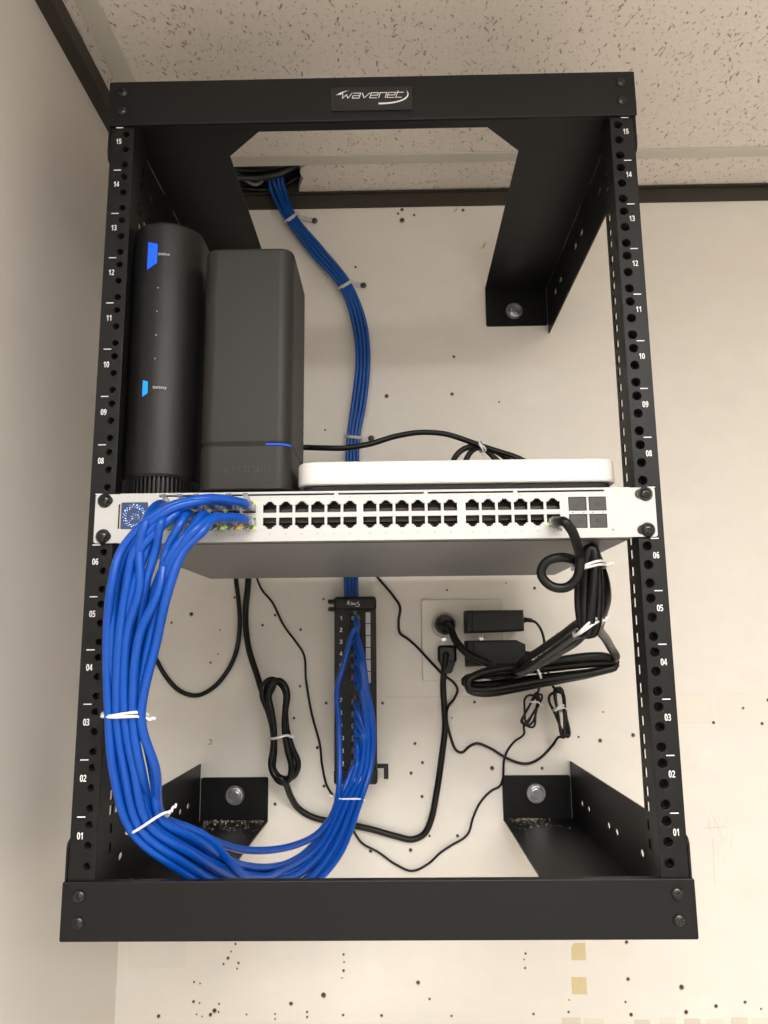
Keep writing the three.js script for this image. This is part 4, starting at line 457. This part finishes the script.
  adapter_wire_a: [[0.1929,0.2114,-0.3782],[0.1994,0.2107,-0.3782],[0.2088,0.2024,-0.3882],[0.2152,0.1867,-0.3982],[0.2161,0.1669,-0.4082],[0.2205,0.1444,-0.4082],[0.2259,0.1238,-0.4002],[0.2298,0.1197,-0.3945],[0.2361,0.1172,-0.3954],[0.2382,0.1094,-0.3955],[0.2372,0.0979,-0.3949],[0.2364,0.0854,-0.3937],[0.2357,0.074,-0.3922],[0.2342,0.0659,-0.3908],[0.2322,0.0626,-0.3898],[0.2304,0.0649,-0.3895],[0.2292,0.0726,-0.3899],[0.2286,0.0844,-0.3912],[0.2273,0.098,-0.393],[0.2253,0.1106,-0.395],[0.2255,0.1198,-0.397],[0.2292,0.1238,-0.3985],[0.2342,0.1214,-0.3994],[0.2371,0.1127,-0.3995],[0.238,0.0995,-0.3989],[0.2399,0.0852,-0.3977],[0.2421,0.0729,-0.3962],[0.2423,0.0645,-0.3948],[0.24,0.0614,-0.3938],[0.236,0.064,-0.3935],[0.2316,0.0717,-0.3939],[0.2278,0.083,-0.3952],[0.2233,0.0949,-0.397],[0.2188,0.1053,-0.399],[0.2196,0.1134,-0.401],[0.2269,0.1181,-0.4025],[0.2352,0.1172,-0.4034],[0.2393,0.1101,-0.4035],[0.2399,0.0985,-0.4029],[0.2407,0.0857,-0.4017],[0.2412,0.0739,-0.4002],[0.2397,0.0652,-0.3988],[0.2368,0.0613,-0.3978],[0.2335,0.0633,-0.3975],[0.2311,0.0712,-0.3979],[0.2299,0.0834,-0.3992],[0.2289,0.0976,-0.401],[0.228,0.1108,-0.403],[0.2296,0.1203,-0.405],[0.2339,0.1239,-0.4065],[0.2381,0.1208,-0.4074],[0.2397,0.1114,-0.4075],[0.239,0.098,-0.4069],[0.2388,0.0835,-0.4057],[0.239,0.071,-0.4042],[0.2383,0.0628,-0.4028],[0.2366,0.0602,-0.4018],[0.231,0.0601,-0.4082],[0.2243,0.0468,-0.4242],[0.2076,0.0314,-0.4242],[0.1913,0.0245,-0.4242],[0.1754,0.0265,-0.4242],[0.1583,0.0344,-0.4242],[0.1413,0.0448,-0.4242],[0.1241,0.0508,-0.4242],[0.1146,0.0476,-0.4242],[0.1037,0.0393,-0.4242],[0.0957,0.0426,-0.4242],[0.0881,0.0621,-0.4242],[0.0834,0.0851,-0.4152],[0.0863,0.0987,-0.4242],[0.0947,0.1092,-0.4242],[0.0998,0.1211,-0.4242],[0.0934,0.1321,-0.4162],[0.0798,0.1423,-0.4102],[0.0629,0.1603,-0.4162],[0.0456,0.1792,-0.4202],[0.0335,0.1902,-0.4242],[0.0226,0.1984,-0.4242],[0.0208,0.2135,-0.4242],[0.0231,0.2341,-0.4242],[0.015,0.248,-0.4242],[0.0026,0.2634,-0.4242],[-0.0098,0.2789,-0.4242],[-0.0209,0.3001,-0.4242],[-0.0292,0.3214,-0.4242]],
  loop_cable: [[-0.1,0.39,-0.102],[-0.1,0.392,-0.14],[-0.104,0.405,-0.21],[-0.0947,0.4202,-0.26],[-0.0702,0.4192,-0.26],[-0.0421,0.4188,-0.26],[-0.0117,0.4248,-0.265],[0.0191,0.4353,-0.27],[0.0503,0.4414,-0.275],[0.0816,0.4404,-0.28],[0.1063,0.4323,-0.28],[0.126,0.4243,-0.28],[0.1493,0.4163,-0.28],[0.1737,0.407,-0.28],[0.1893,0.3953,-0.28],[0.1729,0.3867,-0.28],[0.1495,0.4035,-0.285],[0.1267,0.4249,-0.287],[0.1079,0.4238,-0.287],[0.0951,0.4137,-0.287],[0.09,0.3991,-0.29],[0.1022,0.3899,-0.29],[0.1082,0.4101,-0.294],[0.1173,0.423,-0.294],[0.1288,0.4267,-0.294],[0.1475,0.4199,-0.294],[0.1658,0.4054,-0.294],[0.1814,0.3898,-0.294],[0.186,0.365,-0.29],[0.176,0.335,-0.282],[0.16,0.325,-0.25],[0.156,0.324,-0.213]]
};
const TIES = {"t1":[[-0.1983,0.1249,0.026],[0.0184,-0.0023,0.0],[-0.0041,-0.001,-0.0121]],"t2":[[-0.1869,0.0379,-0.008],[0.0174,0.0077,0.0],[-0.0036,-0.0024,-0.0117]],"t3":[[-0.0426,-0.0031,-0.335],[-0.0193,0.0029,0.0],[-0.0008,-0.0022,-0.0123]],"hank":[[-0.1366,0.0645,-0.3932],[0.0125,0.0005,0.0],[-0.0025,-0.0018,-0.0167]],"hc":[[0.1919,0.1517,-0.3282],[0.0032,-0.0152,0.0],[0.0059,-0.0008,-0.0335]],"v1":[[0.1904,0.2464,-0.034],[0.015,0.0006,0.0],[0.0072,0.003,-0.029]],"v2":[[0.1892,0.1929,-0.045],[0.0135,0.0054,0.0],[0.0071,0.0007,-0.0291]],"s1":[[0.1983,0.106,-0.3982],[0.0069,-0.0028,0.0],[0.0015,-0.0006,-0.0089]],"s2":[[0.2308,0.0968,-0.3982],[0.0075,0.0001,0.0],[0.0018,-0.0007,-0.0088]],"lc":[[0.1268,0.4253,-0.287],[0.0012,-0.0074,0.0],[0.0014,0.0033,-0.0125]],"u1":[[-0.134,0.8203,-0.4167],[0.0101,0.0074,0.0],[-0.0012,0.005,-0.0083]],"u2":[[-0.0523,0.7102,-0.4167],[0.0107,0.0065,0.0],[-0.0006,0.0044,-0.0088]],"u3":[[-0.0403,0.4765,-0.4167],[0.0124,-0.0015,0.0],[-0.0005,0.0026,-0.0094]]};
// clear modular plug at a port; axis +z
const rjGeo = join([rbox(-0.0056, 0.0056, -0.0034, 0.0034, -0.010, 0.011, 0.0008, 1), box(-0.0030, 0.0030, 0.0034, 0.0042, -0.009, 0.006)]);
const clipGeo = join([box(-0.0022, 0.0022, -0.0006, 0.0006, -0.004, 0.013).rotateX(-0.28).translate(0, 0.0050, 0.001)]);
const wireGeo = join([0, 1, 2, 3].map((i) => cyl(0.0006, 0.0006, 0.012, -0.0027 + i * 0.0018, 0, 0.001, 6)));
function modularPlug(parent, x, y, z, up, jacket) {
  const p = mesh('connector', rjGeo, M.clear, parent); p.position.set(x, y, z); p.rotation.z = up > 0 ? 0 : Math.PI;
  mesh('latch', clipGeo, M.clear, p); mesh('wires', wireGeo, jacket, p); return p;
}
{
  const own = { 0: 'outermost blue patch cable bowing farthest left over the rail beside the switch' };
  PATHS.patch.forEach((pts, i) => {
    const t = thing('patch_cable', 'blue patch cable in the tied loop from the switch to the patch panel', 'cable', [0, 0, 0], 'blue patch cables in the lower loop');
    if (11 === i) { t.userData.label = 'blue patch cable stretching apart across the white wall above the bottom beam'; delete t.userData.group; }
    if (i === 0) { t.userData.label = own[0]; delete t.userData.group; }
    mesh('jacket', tube(pts, 0.0036, 12, 9), M.blue, t);
    const a = pts[0], e = pts[pts.length - 1];
    modularPlug(t, a[0], a[1], 0.0080, a[1] > 0.29 ? 1 : -1, M.blue);
    const q = mesh('connector', rjGeo, M.clear, t); q.position.set(e[0], e[1], -D + 0.042); mesh('latch', clipGeo, M.clear, q);
  });
  PATHS.upper.forEach((pts) => {
    const t = tag(mesh('network_cable', tube(pts, 0.00285, 10, 8), M.blueDull), 'blue network cable in the bundle running from the ceiling to the patch panel', 'cable', 'blue cables in the upper bundle');
  });
  // power cord with a hank, from the lower socket
  const c1 = thing('power_cable', 'black power cord from the lower socket, folded into an upright tied hank', 'power cord');
  mesh('jacket', capped(PATHS.power_cord_hank, 0.0042, 10, 6), M.black, c1);
  mesh('plug', [rbox(-0.0125, 0.0125, -0.012, 0.011, 0.009, 0.026, 0.004, 3), ext(poly([[-0.0115, -0.010], [0.0115, -0.010], [0.0045, -0.026], [-0.0045, -0.026]]), 0.012, 0.0015, 3).translate(0, 0, 0.012)].map((g) => g.translate(0.0857, 0.1700, -D)), M.black, c1);
  const c2 = thing('power_cable', 'black power cord from the upper socket, wound into a wide flat coil', 'power cord');
  mesh('jacket', capped(PATHS.power_cord_coil, 0.0050, 10, 6), M.black, c2);
  const pl = mesh('plug', new THREE.LatheGeometry([[0.0001, 0.009], [0.0135, 0.009], [0.0140, 0.012], [0.0132, 0.026], [0.0100, 0.032], [0.0062, 0.037], [0.0055, 0.044], [0.0001, 0.045]].map(([a, b]) => new THREE.Vector2(a, b)), 24).rotateX(Math.PI / 2).translate(0.0838, 0.2090, -D), M.black, c2);
  mesh('clear_guard', new THREE.TorusGeometry(0.0165, 0.0009, 8, 28).translate(0.0832, 0.2087, -D + 0.010), M.nylon, pl);
  const c3 = thing('network_cable', 'black network cable in the last switch port, coiled upright below it', 'cable');
  mesh('jacket', capped(PATHS.black_ethernet, 0.0041, 10, 6), M.black, c3);
  modularPlug(c3, PATHS.black_ethernet[0][0], PATHS.black_ethernet[0][1], 0.0080, -1, M.black);
  tag(mesh('device_cord', capped(PATHS.device_cord, 0.0031, 10, 8), M.black), 'black cord hanging in a U from the back of the switch near the blue loop', 'cable');
  tag(mesh('adapter_wire', capped(PATHS.adapter_wire_a, 0.0018, 8, 6), M.black), 'thin black wire from the upper adapter zigzagging up past the outlet plate', 'wire');
  tag(mesh('adapter_wire', capped(PATHS.adapter_wire_b, 0.0015, 8, 6), M.black), 'thin black wire from the lower adapter sagging along the bottom behind the blue cables', 'wire');
  tag(mesh('loop_cable', capped(PATHS.loop_cable, 0.0036, 10, 7), M.black), 'black cable with a tied loop showing behind the white box', 'cable');
}
// ties
function twistTie(k, label, r = 0.0011, tail = [1, 0.3], cross = true) {
  const [c, a, b] = TIES[k], C = V(c), A = V(a), B = V(b), pts = [], T = A.clone().cross(B).normalize();
  for (let i = 0; i < 24; i++) { const th = i / 24 * Math.PI * 2, q = C.clone().addScaledVector(A, Math.cos(th)).addScaledVector(B, -Math.sin(th)).addScaledVector(T, Math.sin(th * 2) * 0.0016); pts.push(q.toArray()); }
  const t = thing('twist_tie', label, 'twist tie'); 
  const g = [tube(pts, r, 7, 3, true)];
  if (cross) g.push(tube(pts.map((p, i) => V(p).addScaledVector(T, Math.sin(i / 24 * Math.PI * 2 + 0.6) * 0.0032).toArray()), r, 7, 3, true));
  mesh('loop', g, M.tie, t);
  const e = C.clone().addScaledVector(A, 0.98 * tail[0]).addScaledVector(B, -0.35), l = A.length(), An = A.clone().normalize();
  const tw = []; for (let i = 0; i <= 8; i++) { tw.push(e.clone().addScaledVector(An, tail[0] * i * 0.0008).addScaledVector(T, Math.sin(i * 1.7) * 0.0009).add(new THREE.Vector3(0, tail[1] * i * 0.0006, 0.0006 * Math.cos(i * 1.7) + 0.0012)).toArray()); }
  mesh('twisted_end', tube(tw, r * 0.9, 6, 3), M.tie, t);
}
twistTie('t1', 'white twist tie round the blue cables beside unit 03 of the left rail', 0.0012, [1, 0.4]);
twistTie('t2', 'white twist tie round the blue cables low beside the left rail foot', 0.0012, [1, 0.9], false);
twistTie('t3', 'white twist tie gathering the blue cables below the patch panel', 0.0012, [1, 0.2], false);
twistTie('hank', 'white tie round the middle of the upright black cord hank', 0.0017, [1, 0], false);
twistTie('hc', 'white twist tie round the middle of the wide black cord coil', 0.0016, [-1, 0.3], false);
twistTie('v1', 'white twist tie at the top of the upright black cable coil', 0.0012, [1, 0.5]);
twistTie('v2', 'white twist tie at the bottom of the upright black cable coil', 0.0012, [1, 0.5]);
twistTie('s1', 'white ring tie on the left of the two small wire loops', 0.0013, [1, 0], false);
twistTie('s2', 'white ring tie on the right of the two small wire loops', 0.0013, [1, 0], true);
twistTie('lc', 'white tie on the black cable loop behind the white box', 0.0012, [1, 0.3]);
for (const [k, end, where] of [['u1', [-0.0993, 0.8205], 'uppermost, just under the ceiling trim'], ['u2', [-0.0256, 0.7137], 'middle one of three down the wall'], ['u3', [-0.0153, 0.4766], 'lowest, just above the white box']]) {
  const [c, a, b] = TIES[k], C = V(c), A = V(a), B = V(b), pts = [];
  const t = thing('cable_clamp', 'translucent nylon clamp on the upper blue bundle, ' + where, 'cable clamp', [0, 0, 0], 'nylon clamps on the upper bundle');
  const T = A.clone().cross(B).normalize();
  for (let i = 0; i < 28; i++) { const th = i / 28 * Math.PI * 2; pts.push(C.clone().addScaledVector(A, Math.cos(th)).addScaledVector(B, -Math.sin(th)).toArray()); }
  const rings = []; for (let j = -2; j <= 2; j++) rings.push(tube(pts.map((p) => V(p).addScaledVector(T, j * 0.0008).toArray()), 0.0008, 6, 3, true));
  mesh('band', rings, M.nylon, t);
  const s = C.clone().add(A), dx = end[0] - s.x, dy = end[1] - s.y, len = Math.hypot(dx, dy);
  mesh('tab', rbox(-0.002, len + 0.002, -0.0040, 0.0040, -0.0008, 0.0008, 0.0006, 2).rotateZ(Math.atan2(dy, dx)).translate(s.x, s.y, -D + 0.0016), M.nylon, t);
  screwHead(0.0046, end[0], end[1], -D + 0.0026, t, 'screw', std({ color: lin(0.10, 0.085, 0.07), roughness: 0.4, metalness: 0.6 }));
}
// loose cables up in the ceiling gap
{
  const dark = [M.black, std({ color: lin(0.05, 0.05, 0.05), roughness: 0.5 }), std({ color: lin(0.01, 0.16, 0.13), roughness: 0.5 }), std({ color: lin(0.20, 0.20, 0.19), roughness: 0.5 })];
  const lab = ['black cable strung through the ceiling gap', 'dark grey cable strung through the ceiling gap', 'teal cable along the edge of the ceiling gap', 'pale grey cable slanting across the ceiling gap'];
  for (let i = 0; i < 13; i++) {
    const k = i === 12 ? 2 : i === 5 ? 3 : i % 2, z = i === 12 ? -0.3585 : i === 5 ? -0.398 : -0.362 - (i % 7) * 0.0092, y = 0.8695 + (i % 3) * 0.006 + (i > 6 ? 0.008 : 0);
    tag(mesh('ceiling_cable', tube([[-0.30, y + 0.03, z - 0.004], [-0.245, y + 0.008, z], [-0.215, y, z + 0.004], [-0.185, i === 5 ? 0.868 : y + 0.002 * (i % 3), z + 0.005 * Math.sin(i)], [-0.155, y + (i === 5 ? 0.018 : 0.002), z - 0.004 * Math.cos(i)], [-0.125, y + 0.016, z + 0.003], [-0.09, y + 0.035, z]], k === 3 ? 0.0028 : 0.0040, 8, 6), dark[k]), lab[k], 'cable', k < 2 ? 'dark cables in the ceiling gap' : undefined);
  }
}
// masking tape, stickers and dust
{
  const tp = std({ color: lin(0.62, 0.52, 0.30), roughness: 0.7 });
  tag(mesh('masking_tape', ext(poly([[0.2378, -0.2190], [0.2560, -0.2190], [0.2560, -0.1985], [0.2425, -0.1985], [0.2378, -0.2035]]), 0.0003).translate(0, 0, -D), tp), 'upper of two tan tape squares on the wall below the rack', 'tape', 'tape squares below the rack');
  tag(mesh('masking_tape', ext(poly([[0.2362, -0.2588], [0.2552, -0.2592], [0.2550, -0.2390], [0.2360, -0.2388]]), 0.0003).translate(0, 0, -D), tp), 'lower of two tan tape squares on the wall below the rack', 'tape', 'tape squares below the rack');
  const st = [std({ color: lin(0.64, 0.58, 0.48), roughness: 0.6 }), std({ color: lin(0.70, 0.65, 0.56), roughness: 0.6 })];
  [[0.2215, 0.2450], [0.2490, 0.2750], [0.3130, 0.3330], [0.3450, 0.3660], [0.3760, 0.3960], [0.4030, 0.4250], [0.4350, 0.4560], [0.4600, 0.4820]].forEach(([a, b], i) => tag(mesh('sticker', box(a, b, -0.318, -0.2865 - (i % 3) * 0.0012, -D, -D + 0.0004), st[i % 2]), 'pale sticker in the row at the bottom edge, ' + ['leftmost', 'second from left', 'third from left', 'fourth from left', 'fourth from right', 'third from right', 'second from right', 'rightmost'][i], 'sticker', 'pale stickers along the bottom'));
  const chip = new THREE.DodecahedronGeometry(1, 0), mats = [std({ color: lin(0.42, 0.36, 0.28), roughness: 0.9 })];
  for (const s of [-1, 1]) {
    const n = 380, im = new THREE.InstancedMesh(chip, mats[0], n), o = new THREE.Object3D();
    for (let i = 0; i < n; i++) { const near = Math.pow(rnd(), 1.5), x = s > 0 ? 0.1605 + (rnd() + rnd() * rnd()) * 0.034 + (near > 0.6 ? rnd() * 0.03 : 0) : -0.1605 - rnd() * 0.078, z = -D + 0.004 + near * 0.060, r = 0.0003 + rnd() * rnd() * 0.0010; o.position.set(x, -0.0465 + r * 0.5 + (near < .25 ? rnd() * 0.0012 : 0), z); o.scale.set(r, r * .7, r * (0.7 + rnd())); o.rotation.set(rnd() * 6, rnd() * 6, rnd() * 6); o.updateMatrix(); im.setMatrixAt(i, o.matrix); im.setColorAt(i, new THREE.Color().setScalar(0.5 + rnd() * 1.0)); }
    im.name = numbered('drill_dust'); im.castShadow = im.receiveShadow = true; scene.add(im);
    im.userData = { kind: 'stuff', label: s < 0 ? 'crumbs of drill dust on the lower left bracket tray' : 'crumbs of drill dust on the lower right bracket tray', category: 'dust' };
  }
}
renderer.render(scene, camera);
